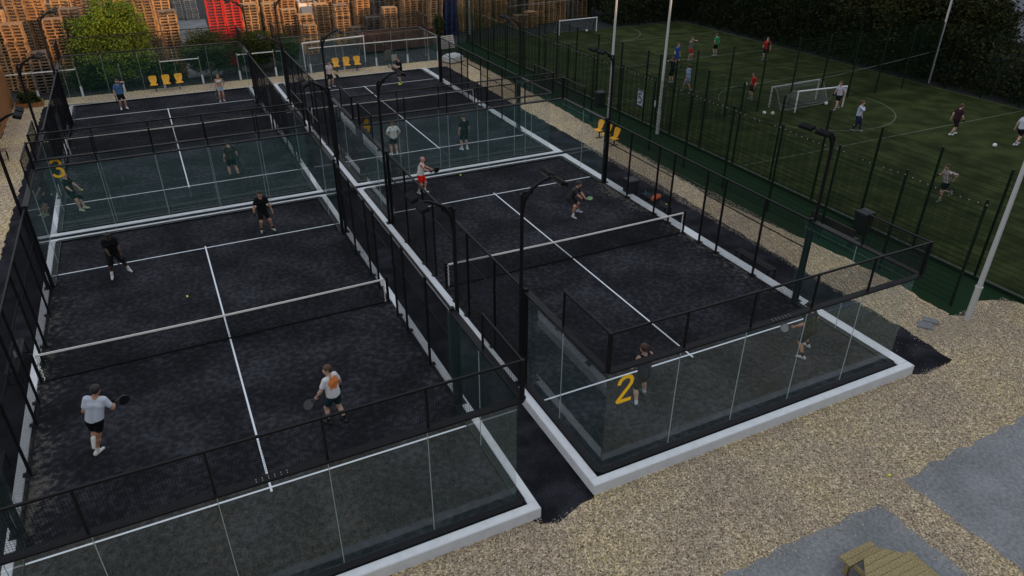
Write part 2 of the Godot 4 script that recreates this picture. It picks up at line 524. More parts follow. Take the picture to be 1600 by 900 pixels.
func cages() -> void:
	var tall2 := wire_panel(2.0, 2.9)
	var tall1 := wire_panel(1.0, 2.9)
	var head := wire_panel(2.0, 0.72)
	var crown := wire_panel(2.0, 0.94)
	var pane := boxm(1.985, 2.90, 0.012)
	var seal := boxm(0.012, 2.90, 0.016)
	var post := boxm(0.06, 3.0, 0.06)
	var heavy := boxm(0.11, 3.08, 0.11)
	var short_post := boxm(0.045, 0.97, 0.045)
	var corner := boxm(0.085, 1.0, 0.085)
	var foot := boxm(0.20, 0.015, 0.16)
	var t := thing("padel_cage", "x", "padel cage", Vector3(CX[0], 0, CZ[0]), 0.0, "glass walled padel cages")
	for s in [-1, 1]:
		# end wall: five panes, the flanges below and above them, wire mesh on top
		for i in 5:
			put("glass_panel", pane, M.glass, t).position = Vector3(-4.0 + 2.0 * i, 1.51, s * 9.87)
			var c := put("mesh_panel", crown, M.wire, t)
			c.position = Vector3(-5.0 + 2.0 * i, 3.05, s * 9.93)
		for i in range(1, 5):
			put("seal", seal, M.seal, t).position = Vector3(-5.0 + 2.0 * i, 1.51, s * 9.87)
			put("mesh_post", short_post, M.steel, t).position = Vector3(-5.0 + 2.0 * i, 3.52, s * 9.955)
		for lev in [[0.016, 0.055], [2.985, 3.025]]:
			var b := MB.new()
			var ring := PackedVector2Array([Vector2(-5.0, 9.86), Vector2(-5.0, 6.05), Vector2(-5.19, 6.05), Vector2(-5.19, 9.93), Vector2(-5.06, 10.05), Vector2(5.06, 10.05), Vector2(5.19, 9.93), Vector2(5.19, 6.05), Vector2(5.0, 6.05), Vector2(5.0, 9.86)])
			for j in ring.size():
				ring[j].y *= s
			b.prism(ring, lev[0], lev[1])
			put("base_flange" if lev[0] < 1 else "top_flange", b.mesh(), M.steel, t)
		var bolts := MB.new()
		for i in 12:
			bolts.ball(Vector3(-0.3 + 0.11 * (i % 6), 3.03, s * (9.93 + 0.06 * (i / 6))), Vector3(0.010, 0.008, 0.010), 6, 4)
		put("bolts", bolts.mesh(), M.galvanised, t).set_meta("kind", "stuff")
		var rail := MB.new()
		rail.bar(Vector3(-5.08, 4.0, s * 9.95), Vector3(5.08, 4.0, s * 9.95), 0.045, 0.045)
		put("top_rail", rail.mesh(), M.steel, t)
		for x in [-1, 1]:
			put("corner_post", corner, M.steel, t).position = Vector3(x * 5.08, 3.53, s * 9.95)
			# side glass and the mesh above its first half
			for i in 2:
				var g := put("glass_panel", pane, M.glass, t)
				g.position = Vector3(x * 5.01, 1.51, s * (8.86 - 2.0 * i))
				g.rotation.y = PI / 2
			var sl := put("seal", seal, M.seal, t)
			sl.position = Vector3(x * 5.01, 1.51, s * 7.86)
			sl.rotation.y = PI / 2
			var c := put("mesh_panel", crown, M.wire, t)
			c.rotation.y = -PI / 2
			c.position = Vector3(x * 5.07, 3.05, 7.95 if s > 0 else -9.95)
			var sr := MB.new()
			sr.bar(Vector3(x * 5.08, 4.0, s * 7.93), Vector3(x * 5.08, 4.0, s * 9.93), 0.04, 0.04)
			put("top_rail", sr.mesh(), M.steel, t)
			put("mesh_post", short_post, M.steel, t).position = Vector3(x * 5.08, 3.52, s * 7.95)
			# wire sides
			put("post", heavy, M.steel, t).position = Vector3(x * 5.1, 1.55, s * 6.0)
			for z in [4.0, 2.0, 1.0]:
				put("post", post, M.steel, t).position = Vector3(x * 5.1, 1.51, s * z)
			for z in [6.0, 4.0, 2.0, 1.0]:
				put("foot_plate", foot, M.steel, t).position = Vector3(x * 5.16, 0.022, s * z)
			for a in [[4.0, tall2], [2.0, tall2], [1.0, tall1]]:
				var w := 1.0 if a[1] == tall1 else 2.0
				var m := put("mesh_panel", a[1], M.wire, t)
				m.rotation.y = -PI / 2
				m.position = Vector3(x * 5.075, 0.07, a[0] if s > 0 else -a[0] - w)
			var mr := MB.new()
			mr.bar(Vector3(x * 5.1, 2.04, s * 1.0), Vector3(x * 5.1, 2.04, s * 6.0), 0.03, 0.03)
			put("middle_rail", mr.mesh(), M.steel, t)
			var br := MB.new()
			br.bar(Vector3(x * 5.1, 0.05, s * 1.0), Vector3(x * 5.1, 0.05, s * 6.0), 0.03, 0.03)
			put("bottom_rail", br.mesh(), M.steel, t)
	for x in [-1, 1]:
		var r := MB.new()
		r.bar(Vector3(x * 5.1, 3.0, -6.0), Vector3(x * 5.1, 3.0, 6.0), 0.05, 0.05)
		put("top_rail", r.mesh(), M.steel, t)
		var d := MB.new()
		d.bar(Vector3(x * 5.1, 2.24, -1.0), Vector3(x * 5.1, 2.24, 1.0), 0.05, 0.05)
		put("door_header", d.mesh(), M.steel, t)
		var m := put("mesh_panel", head, M.wire, t)
		m.rotation.y = -PI / 2
		m.position = Vector3(x * 5.075, 2.26, -1.0)
	var names := ["black steel and glass padel cage around the near left court, cut by the frame",
		"black padel cage on the near right with a yellow two on its front glass",
		"black padel cage on the far left with a yellow three on its front glass",
		"black padel cage on the far right with a yellow four on its front glass"]
	t.set_meta("label", names[0])
	var two := [Vector2(0.03, 0.52), Vector2(0.06, 0.62), Vector2(0.14, 0.69), Vector2(0.25, 0.71), Vector2(0.35, 0.67), Vector2(0.39, 0.58), Vector2(0.37, 0.48), Vector2(0.29, 0.37), Vector2(0.16, 0.22), Vector2(0.03, 0.06), Vector2(0.02, 0.03), Vector2(0.40, 0.03)]
	var three := [Vector2(0.04, 0.58), Vector2(0.10, 0.66), Vector2(0.20, 0.70), Vector2(0.32, 0.67), Vector2(0.37, 0.58), Vector2(0.36, 0.48), Vector2(0.29, 0.40), Vector2(0.19, 0.375), Vector2(0.30, 0.35), Vector2(0.38, 0.26), Vector2(0.39, 0.15), Vector2(0.33, 0.06), Vector2(0.21, 0.02), Vector2(0.10, 0.05), Vector2(0.03, 0.14)]
	var four := [Vector2(0.30, 0.02), Vector2(0.30, 0.70), Vector2(0.04, 0.24), Vector2(0.04, 0.21), Vector2(0.40, 0.21)]
	var digits := [[], two, three, four]
	var at := [Vector2.ZERO, Vector2(-4.72, 1.92), Vector2(-4.72, 2.22), Vector2(-4.72, 2.30)]
	for k in range(1, 4):
		var o := copy(t, "padel_cage", names[k], Vector3(CX[k], 0, CZ[k]))
		var b := MB.new()
		for poly in Geometry2D.offset_polyline(PackedVector2Array(digits[k]), 0.048, Geometry2D.JOIN_ROUND, Geometry2D.END_ROUND):
			if not Geometry2D.is_polygon_clockwise(poly):
				b.prism(poly, 0.0, 0.004)
		var num := put("number_sticker", b.mesh(), M.sticker, o)
		num.rotation.x = PI / 2
		num.scale = Vector3(1, 1, -1) if false else Vector3.ONE
		num.basis = Basis(Vector3(1, 0, 0), Vector3(0, 0, 1), Vector3(0, 1, 0))
		num.position = Vector3(at[k].x, at[k].y, 9.878)
		num.set_meta("label", "yellow number %d on the front glass" % (k + 1))

func nets() -> void:
	var b := MB.new()
	for i in 201:
		var x := -5.0 + 0.05 * i
		var top := 0.85 + 0.04 * pow(absf(x) / 5.0, 1.6)
		b.bar(Vector3(x, 0.03, 0), Vector3(x, top, 0), 0.007, 0.007, false)
	for i in 18:
		for j in 10:
			var x := -5.0 + j
			var y := 0.03 + 0.048 * i
			b.bar(Vector3(x, y, 0.004), Vector3(x + 1.0, y, 0.004), 0.007, 0.007, false)
	b.box(Vector3(-5.0, 0.004, -0.012), Vector3(5.0, 0.05, 0.012))
	var cords := b.mesh()
	var tp := MB.new()
	for j in 20:
		var x := -5.0 + 0.5 * j
		var a := 0.88 + 0.04 * pow(absf(x) / 5.0, 1.6)
		var d := 0.88 + 0.04 * pow(absf(x + 0.5) / 5.0, 1.6)
		tp.bar(Vector3(x, a - 0.025, 0), Vector3(x + 0.5, d - 0.025, 0), 0.022, 0.058)
	var tape := tp.mesh()
	var ps := MB.new()
	ps.tube([Vector3(0, 0.0, 0), Vector3(0, 0.96, 0), Vector3(0, 0.98, 0)], [0.045, 0.045, 0.03], 10)
	ps.box(Vector3(-0.09, 0, -0.09), Vector3(0.09, 0.02, 0.09))
	var post := ps.mesh()
	var lace := MB.new()
	for i in 13:
		var y := 0.06 + 0.065 * i
		lace.bar(Vector3(0.035 * (i % 2), y, 0), Vector3(0.035 * ((i + 1) % 2), y + 0.065, 0), 0.022, 0.022)
	var lace_mesh := lace.mesh()
	var where := ["near left court", "near right court", "far left court", "far right court"]
	var t: Node3D
	for k in 4:
		var label: String = "black padel net with a white tape across the " + where[k]
		if k == 0:
			t = thing("padel_net", label, "net", Vector3(CX[0], 0, CZ[0]), 0.0, "nets of the padel courts")
			put("net_mesh", cords, M.net, t)
			put("top_tape", tape, M.tape, t)
			for s in [-1, 1]:
				put("net_post", post, M.steel, t).position = Vector3(s * 5.1, 0.0, 0)
				var e := put("side_lacing", lace_mesh, M.tape, t)
				e.position = Vector3(s * 5.0 - 0.02, 0, 0)
		else:
			copy(t, "padel_net", label, Vector3(CX[k], 0, CZ[k]))

func masts() -> void:
	var b := MB.new()
	b.tube([Vector3(0, 0, 0), Vector3(0, 0.4, 0), Vector3(0, 5.75, 0)], [0.065, 0.06, 0.048], 10)
	b.box(Vector3(-0.12, -0.02, -0.12), Vector3(0.12, 0.02, 0.12))
	var pole := b.mesh()
	b = MB.new()
	# swept arm towards the court (+x)
	b.tube([Vector3(0, 5.2, 0), Vector3(0.05, 5.55, 0), Vector3(0.22, 5.82, 0), Vector3(0.55, 6.0, 0), Vector3(0.8, 6.06, 0)], [0.05, 0.055, 0.05, 0.04, 0.035], 8)
	b.prism(PackedVector2Array([Vector2(0, -0.01), Vector2(0.3, -0.01), Vector2(0.3, 0.01), Vector2(0, 0.01)]), 5.72, 5.8)
	var arm := b.mesh()
	b = MB.new()
	b.box(Vector3(-0.11, -0.03, -0.24), Vector3(0.11, 0.03, 0.24))
	for i in 9:
		b.box(Vector3(-0.10, 0.03, -0.225 + 0.053 * i), Vector3(0.10, 0.065, -0.205 + 0.053 * i))
	var lamp := b.mesh()
	var lens := boxm(0.19, 0.012, 0.44)
	b = MB.new()
	b.bar(Vector3(0, 0, -0.56), Vector3(0, 0, 0.56), 0.05, 0.05)
	var cross := b.mesh()
	var place := ["near left court", "near right court", "far left court", "far right court"]
	var first: Node3D
	for k in 4:
		for s in [-1, 1]:
			for z in [-6.0, 6.0]:
				var label := "black floodlight mast at the %s side of the %s, %s of the two" % ["left" if s < 0 else "right", place[k], "farther" if z < 0 else "nearer"]
				var at := Vector3(CX[k] + s * 5.24, 0.02, CZ[k] + z)
				if first == null:
					first = thing("floodlight_mast", label, "floodlight", at, 0.0, "floodlight masts of the padel courts")
					put("pole", pole, M.steel, first)
					put("arm", arm, M.steel, first)
					var cb := put("cross_bar", cross, M.steel, first)
					cb.position = Vector3(0.8, 6.06, 0)
					for e in [-0.32, 0.32]:
						var l := put("lamp_head", lamp, M.steel, first)
						l.position = Vector3(0.86, 6.04, e)
						l.rotation.z = -0.35
						put("lens", lens, M.lens, l).position = Vector3(0, -0.037, 0)
				else:
					copy(first, "floodlight_mast", label, at, 0.0 if s < 0 else PI)

func surroundings() -> void:
	# open mesh fence with timber posts behind the far courts
	var t := thing("boundary_fence", "low mesh fence with pale posts and a white top rail behind the far courts", "fence", Vector3(-9.8, G, -34.7))
	var pm := MB.new()
	pm.tube([Vector3(0, 0, 0), Vector3(0, 0.62, 0), Vector3(0, 0.64, 0)], [0.075, 0.07, 0.045], 8)
	var spur := pm.mesh()
	pm = MB.new()
	pm.bar(Vector3(0, 0.5, 0), Vector3(0, 1.86, 0), 0.06, 0.06)
	var stake := pm.mesh()
	var web := wire_panel(2.5, 1.7, 0.1, 0.006)
	for i in 13:
		var p := put("post", stake, M.post_wood, t)
		p.position = Vector3(2.5 * i, 0, 0)
		put("spur", spur, M.kerb, p)
		if i < 12:
			put("mesh_panel", web, M.green_wire, t).position = Vector3(2.5 * i, 0.05, 0.04)
			if i not in [2, 3, 5, 7]:
				var r := MB.new()
				r.bar(Vector3(2.5 * i + 0.02, 1.74, 0.05), Vector3(2.5 * i + 2.48, 1.74, 0.05), 0.06, 0.05)
				put("top_rail", r.mesh(), M.tape, t)
	# boarded fence along the left edge
	t = thing("board_fence", "tall orange brown boarded timber fence at the left edge", "fence", Vector3(-8.75, G, -30))
	var board := boxm(0.03, 2.35, 0.145)
	for i in 100:
		var b := put("board", board, M.fence_wood, t)
		b.position = Vector3(0.012 * (i % 2), 1.18 + 0.01 * ((i * 7) % 3), -4.6 + 0.15 * i)
	for y in [0.5, 1.9]:
		var r := MB.new()
		r.bar(Vector3(-0.05, y, -4.7), Vector3(-0.05, y, 10.4), 0.05, 0.09)
		put("rail", r.mesh(), M.fence_wood, t)
	# seats
	var bucket := MB.new()
	var outline := [Vector2(-0.19, 0.60), Vector2(-0.11, 0.645), Vector2(0.11, 0.645), Vector2(0.19, 0.60), Vector2(0.185, 0.42), Vector2(0.12, 0.16), Vector2(0.07, 0.10), Vector2(-0.07, 0.10), Vector2(-0.12, 0.16), Vector2(-0.185, 0.42)]
	for i in outline.size():
		var a: Vector2 = outline[i]
		var d: Vector2 = outline[(i + 1) % outline.size()]
		var f := func(q: Vector2, back: float) -> Vector3: return Vector3(q.x, q.y, 0.10 - 0.16 * smoothstep(0.1, 0.6, q.y) + 0.35 * q.x * q.x * 4.0 - back)
		var o := Vector2(0, 0.38)
		bucket.tri(f.call(o, 0.02), f.call(a, 0.0), f.call(d, 0.0))
		bucket.tri(f.call(o, 0.05), f.call(d, 0.03), f.call(a, 0.03))
		bucket.quad(f.call(a, 0.0), f.call(a, 0.03), f.call(d, 0.03), f.call(d, 0.0))
	bucket.box(Vector3(-0.18, 0.08, 0.02), Vector3(0.18, 0.12, 0.36))
	var bucket_mesh := bucket.mesh()
	var frame := MB.new()
	frame.bar(Vector3(-0.95, 0.05, 0.12), Vector3(0.95, 0.05, 0.12), 0.05, 0.05)
	for s in [-0.75, 0.75]:
		frame.bar(Vector3(s, -0.3, 0.12), Vector3(s, 0.05, 0.12), 0.05, 0.05)
		frame.bar(Vector3(s, -0.29, -0.12), Vector3(s, -0.29, 0.36), 0.05, 0.03)
	for s in [-0.8, 0.0, 0.8]:
		frame.bar(Vector3(s, 0.05, 0.12), Vector3(s, 0.10, 0.12), 0.16, 0.16)
	var frame_mesh := frame.mesh()
	for q in [[Vector3(0.35, 0.02, -34.1), 0.0, "far left court behind the sun-shading player"], [Vector3(12.75, 0.02, -34.2), 0.0, "far right court beside the white goal"], [Vector3(21.45, 0.02, -11.8), -PI / 2, "gravel path beside the green football fence"]]:
		var s := thing("seat_row", "row of three yellow bucket seats on the " + q[2], "seats", q[0], q[1], "rows of yellow seats")
		put("frame", frame_mesh, M.steel, s)
		for x in [-0.8, 0.0, 0.8]:
			var bk := put("seat", bucket_mesh, M.yellow, s)
			bk.position = Vector3(x, 0.02, 0)
			bk.scale = Vector3(1.3, 1.0, 1.0)
	# player benches outside the cages
	var seat := MB.new()
	for i in 3:
		seat.box(Vector3(-0.95, 0.42, -0.18 + 0.125 * i), Vector3(0.95, 0.45, -0.07 + 0.125 * i))
	var seat_mesh := seat.mesh()
	var leg := MB.new()
	leg.bar(Vector3(0, 0, -0.17), Vector3(0, 0.42, -0.17), 0.035, 0.035)
	leg.bar(Vector3(0, 0, 0.17), Vector3(0, 0.42, 0.17), 0.035, 0.035)
	leg.bar(Vector3(0, 0.40, -0.17), Vector3(0, 0.40, 0.17), 0.035, 0.035)
	leg.bar(Vector3(0, 0.015, -0.2), Vector3(0, 0.015, 0.2), 0.03, 0.03)
	var leg_mesh := leg.mesh()
	for q in [[Vector3(18.25, G, -3.0), "black bench holding an orange bag outside the court with the number two"], [Vector3(18.25, G, 3.2), "empty black bench right of the number two court, nearest the front corner"], [Vector3(-5.85, G, 3.9), "black bench left of the near left court, nearest the viewer"], [Vector3(-5.85, G, -1.6), "black bench left of the near left court with bottles on it"]]:
		var s := thing("bench", q[1], "bench", q[0], PI / 2, "player benches")
		put("seat", seat_mesh, M.steel, s)
		for x in [-0.85, 0.85]:
			put("leg", leg_mesh, M.steel, s).position = Vector3(x, 0, 0)
	for q in [[Vector3(17.95, 0, -4.55), "dark litter bin standing beside the bench with the orange bag"], [Vector3(24.55, 0, 2.6), "dark litter bin by the kerb of the nearer football pitch"], [Vector3(24.7, 0, -17.9), "dark litter bin on the turf strip left of the blue number sign"]]:
		var s := thing("litter_bin", q[1], "bin", Vector3(q[0].x, G, q[0].z), 0.0, "litter bins")
		var b := MB.new()
		for k in 4:
			var x := -1.0 if k in [0, 3] else 1.0
			var z := -1.0 if k < 2 else 1.0
			var x2 := -1.0 if (k + 1) % 4 in [0, 3] else 1.0
			var z2 := -1.0 if (k + 1) % 4 < 2 else 1.0
			b.quad(Vector3(x * 0.22, 0, z * 0.22), Vector3(x2 * 0.22, 0, z2 * 0.22), Vector3(x2 * 0.27, 0.86, z2 * 0.27), Vector3(x * 0.27, 0.86, z * 0.27))
		put("body", b.mesh(), M.dark_plastic, s)
		b = MB.new()
		b.bevel(Vector3(-0.29, 0.86, -0.29), Vector3(0.29, 0.95, 0.29), 0.04)
		put("lid", b.mesh(), M.dark_plastic, s)

func twin_wire(w: float, h: float) -> ArrayMesh:
	var b := MB.new()
	for i in int(w / 0.05) + 1:
		b.bar(Vector3(i * 0.05, 0, 0), Vector3(i * 0.05, h, 0), 0.0055, 0.0055, false)
	for i in int(h / 0.2) + 1:
		for s in [-0.007, 0.007]:
			b.bar(Vector3(0, i * 0.2 + 0.02, s), Vector3(w, i * 0.2 + 0.02, s), 0.008, 0.009, false)
	return b.mesh()

func green_fence(label: String, a: Vector3, turn: float, bays: int, pitch: float, h: float, every := 1) -> Node3D:
	var t := thing("mesh_fence", label, "fence", a, turn, "green football cage fences")
	var post := boxm(0.07, h + 0.06, 0.07)
	var panel := twin_wire(pitch, h - 0.1)
	for i in bays + 1:
		if i % every == 0:
			put("post", post, M.green_steel, t).position = Vector3(pitch * i, h * 0.5, 0)
		if i < bays:
			put("mesh_panel", panel, M.green_wire, t).position = Vector3(pitch * i, 0.08, 0.05)
	return t

func goal(label: String, at: Vector3, turn: float, w: float, h: float, d: float) -> Node3D:
	# mouth towards +z, net hanging back to -z
	var t := thing("goal", label, "goal", at, turn, "football goals")
	for s in [-1, 1]:
		var b := MB.new()
		b.tube([Vector3(s * w / 2, 0, 0), Vector3(s * w / 2, h, 0)], [0.045, 0.045], 8)
		put("post", b.mesh(), M.white_metal, t)
		b = MB.new()
		b.tube([Vector3(s * w / 2, h, 0), Vector3(s * w / 2, h * 0.95, -d * 0.35), Vector3(s * w / 2, 0.03, -d)], [0.02, 0.02, 0.02], 6)
		put("stay", b.mesh(), M.goal_net, t)
	var c := MB.new()
	c.tube([Vector3(-w / 2 - 0.04, h, 0), Vector3(w / 2 + 0.04, h, 0)], [0.045, 0.045], 8)
	put("crossbar", c.mesh(), M.white_metal, t)
	c = MB.new()
	c.tube([Vector3(-w / 2, 0.03, -d), Vector3(w / 2, 0.03, -d)], [0.02, 0.02], 6)
	put("base_bar", c.mesh(), M.goal_net, t)
	var nb := MB.new()
	var prof := [Vector2(h - 0.03, -0.04), Vector2(h * 0.9, -d * 0.35), Vector2(h * 0.45, -d * 0.75), Vector2(0.04, -d)]
	for i in int(w / 0.12) + 1:
		var x := -w / 2 + 0.12 * i
		for j in 3:
			nb.bar(Vector3(x, prof[j].x, prof[j].y), Vector3(x, prof[j + 1].x, prof[j + 1].y), 0.006, 0.006, false)
	for j in 3:
		for k in 5:
			var q: Vector2 = prof[j].lerp(prof[j + 1], k / 5.0)
			nb.bar(Vector3(-w / 2, q.x, q.y), Vector3(w / 2, q.x, q.y), 0.006, 0.006, false)
	for s in [-1, 1]:
		for k in 9:
			var y := h * k / 9.0
			var z := -d * (1.0 - 0.62 * y / h)
			nb.bar(Vector3(s * w / 2, y, -0.03), Vector3(s * w / 2, y, z), 0.006, 0.006, false)
	put("goal_net", nb.mesh(), M.goal_net, t)
	return t

func football() -> void:
	green_fence("green mesh fence with festoon bulbs along its top beside the gravel path", Vector3(22.55, G, -36.1), -PI / 2, 15, 2.95, 3.9)
	green_fence("taller green mesh fence on the kerb of the football pitches", Vector3(25.04, G, -39.9), -PI / 2, 22, 2.62, 4.2)
	green_fence("green mesh fence dividing the two football pitches behind the paired goals", Vector3(25.1, G, -12.62), 0.0, 9, 2.6, 4.2)
	green_fence("green mesh fence along the dark trees at the far side of the pitches", Vector3(48.65, G, -40.2), -PI / 2, 22, 2.62, 4.2)
	green_fence("green mesh fence at the far end of the pitches before the pallets", Vector3(25.1, G, -40.35), 0.0, 9, 2.6, 3.4)
	# festoon bulbs
	var t := thing("festoon_string", "string of small white festoon bulbs along the top of the green fence", "string lights", Vector3(22.5, 0, 0))
	var cb := MB.new()
	var bulbs := MB.new()
	var last := Vector3.INF
	for i in 149:
		var z := 8.2 - 0.3 * i
		var q := Vector3(0, 3.52 - 0.06 * absf(sin((z + 36.1) / 2.95 * PI)), z)
		if last != Vector3.INF:
			cb.bar(last, q, 0.012, 0.012, false)
		last = q
		if sin(i * 1.7) + sin(i * 0.31) > -1.0:
			bulbs.ball(q + Vector3(0, -0.06, 0), Vector3(0.02, 0.03, 0.02), 6, 4)
	put("cable", cb.mesh(), M.wire, t)
	put("bulbs", bulbs.mesh(), M.bulb, t)
	goal("small white goal at the far end of the farther football pitch", Vector3(35.85, G, -39.4), 0.05, 4.1, 1.24, 1.0)
	goal("small white goal of the farther pitch, back to back with the nearer one", Vector3(36.4, G, -13.15), PI + 0.03, 4.15, 1.28, 1.0)
	goal("small white goal with a bright crossbar beside the player in the pale shirt", Vector3(36.8, G, -11.35), -0.1, 3.7, 1.3, 1.3)
	goal("white goal frame with a sagging net behind the yellow seats", Vector3(12.4, G, -36.0), 0.17, 4.9, 1.95, 1.2)
	# tall white poles
	for q in [[Vector3(22.17, G, 9.02), 8.5, "tall pale grey lamp pole standing in the gravel at the right edge"], [Vector3(24.66, G, -11.7), 9.5, "tall white pole rising from the turf strip between the fences"], [Vector3(23.66, G, -15.24), 9.5, "tall white pole behind the floodlight of the number two court"], [Vector3(48.95, G, -12.85), 9.5, "tall white pole before the dark trees"], [Vector3(26.6, G, -43.2), 8.0, "thin white pole beside the blue pallet stack"]]:
		var s := thing("lamp_pole", q[2], "pole", q[0], 0.0, "tall poles round the football pitches")
		var b := MB.new()
		b.tube([Vector3(0, 0, 0), Vector3(0, 1.25, 0)], [0.10, 0.10], 12)
		b.tube([Vector3(0, 1.25, 0), Vector3(0, 1.3, 0)], [0.115, 0.115], 12)
		put("sleeve", b.mesh(), M.galvanised, s)
		b = MB.new()
		b.tube([Vector3(0, 1.3, 0), Vector3(0, q[1], 0)], [0.082, 0.05], 12)
		put("shaft", b.mesh(), M.galvanised, s)
	# number sign and a small notice on the fence
	var s := thing("number_sign", "white sign with a blue number 5 on the green fence", "sign", Vector3(24.96, 1.15, -14.0), -PI / 2)
	put("board", boxm(0.5, 0.95, 0.02), M.sign_white, s)
	var b := MB.new()
	for poly in Geometry2D.offset_polyline(PackedVector2Array([Vector2(0.13, 0.27), Vector2(-0.12, 0.27), Vector2(-0.13, 0.04), Vector2(0.03, 0.06), Vector2(0.13, -0.03), Vector2(0.14, -0.15), Vector2(0.05, -0.25), Vector2(-0.05, -0.26), Vector2(-0.14, -0.2)]), 0.05, Geometry2D.JOIN_ROUND, Geometry2D.END_ROUND):
		b.prism(poly, 0, 0.004)
	for e in [-0.44, 0.44]:
		b.box(Vector3(-0.25, 0, e - 0.035), Vector3(0.25, 0.004, e + 0.035))
	var num := put("number", b.mesh(), M.sign_blue, s)
	num.basis = Basis(Vector3(1, 0, 0), Vector3(0, 0, 1), Vector3(0, 1, 0))
	num.position = Vector3(0, 0, 0.011)
	s = thing("notice", "small blank white notice on the green fence right of the number sign", "notice", Vector3(24.96, 1.2, -12.6), -PI / 2)
	put("board", boxm(0.22, 0.34, 0.012), M.sign_white, s)
	# overhead cable and the net cable of the divider
	for q in [[Vector3(38.5, 1.02, -13.2), Vector3(62, 3.2, -13.0), 0.15, "grey support cable running right from the paired goals"], [Vector3(26, 3.4, -34.0), Vector3(60, 6.5, -31), 0.5, "thin cable sagging across the farther football pitch"]]:
		var c := MB.new()
		var pts := []
		for i in 13:
			var f := i / 12.0
			pts.append((q[0] as Vector3).lerp(q[1], f) - Vector3(0, q[2] * 4.0 * f * (1.0 - f), 0))
		var rr := []
		rr.resize(13)
		rr.fill(0.014)
		c.tube(pts, rr, 5)
		tag(put("cable", c.mesh(), M.goal_net), q[3], "cable")

func pallet_mesh() -> ArrayMesh:
	var b := MB.new()
	for i in 7:
		b.box(Vector3(-0.6, 0.172, -0.5 + 0.15 * i), Vector3(0.6, 0.198, -0.4 + 0.15 * i))
	for x in [-0.54, 0.0, 0.54]:
		b.box(Vector3(x - 0.05, 0.15, -0.5), Vector3(x + 0.05, 0.172, 0.5))
		b.box(Vector3(x - 0.05, 0.0, -0.5), Vector3(x + 0.05, 0.03, 0.5))
		for z in [-0.43, 0.0, 0.43]:
			b.box(Vector3(x - 0.05, 0.03, z - 0.07), Vector3(x + 0.05, 0.15, z + 0.07))
	b.box(Vector3(-0.49, 0.001, 0.405), Vector3(-0.05, 0.029, 0.499))
	b.box(Vector3(0.05, 0.001, 0.405), Vector3(0.49, 0.029, 0.499))
	return b.mesh()

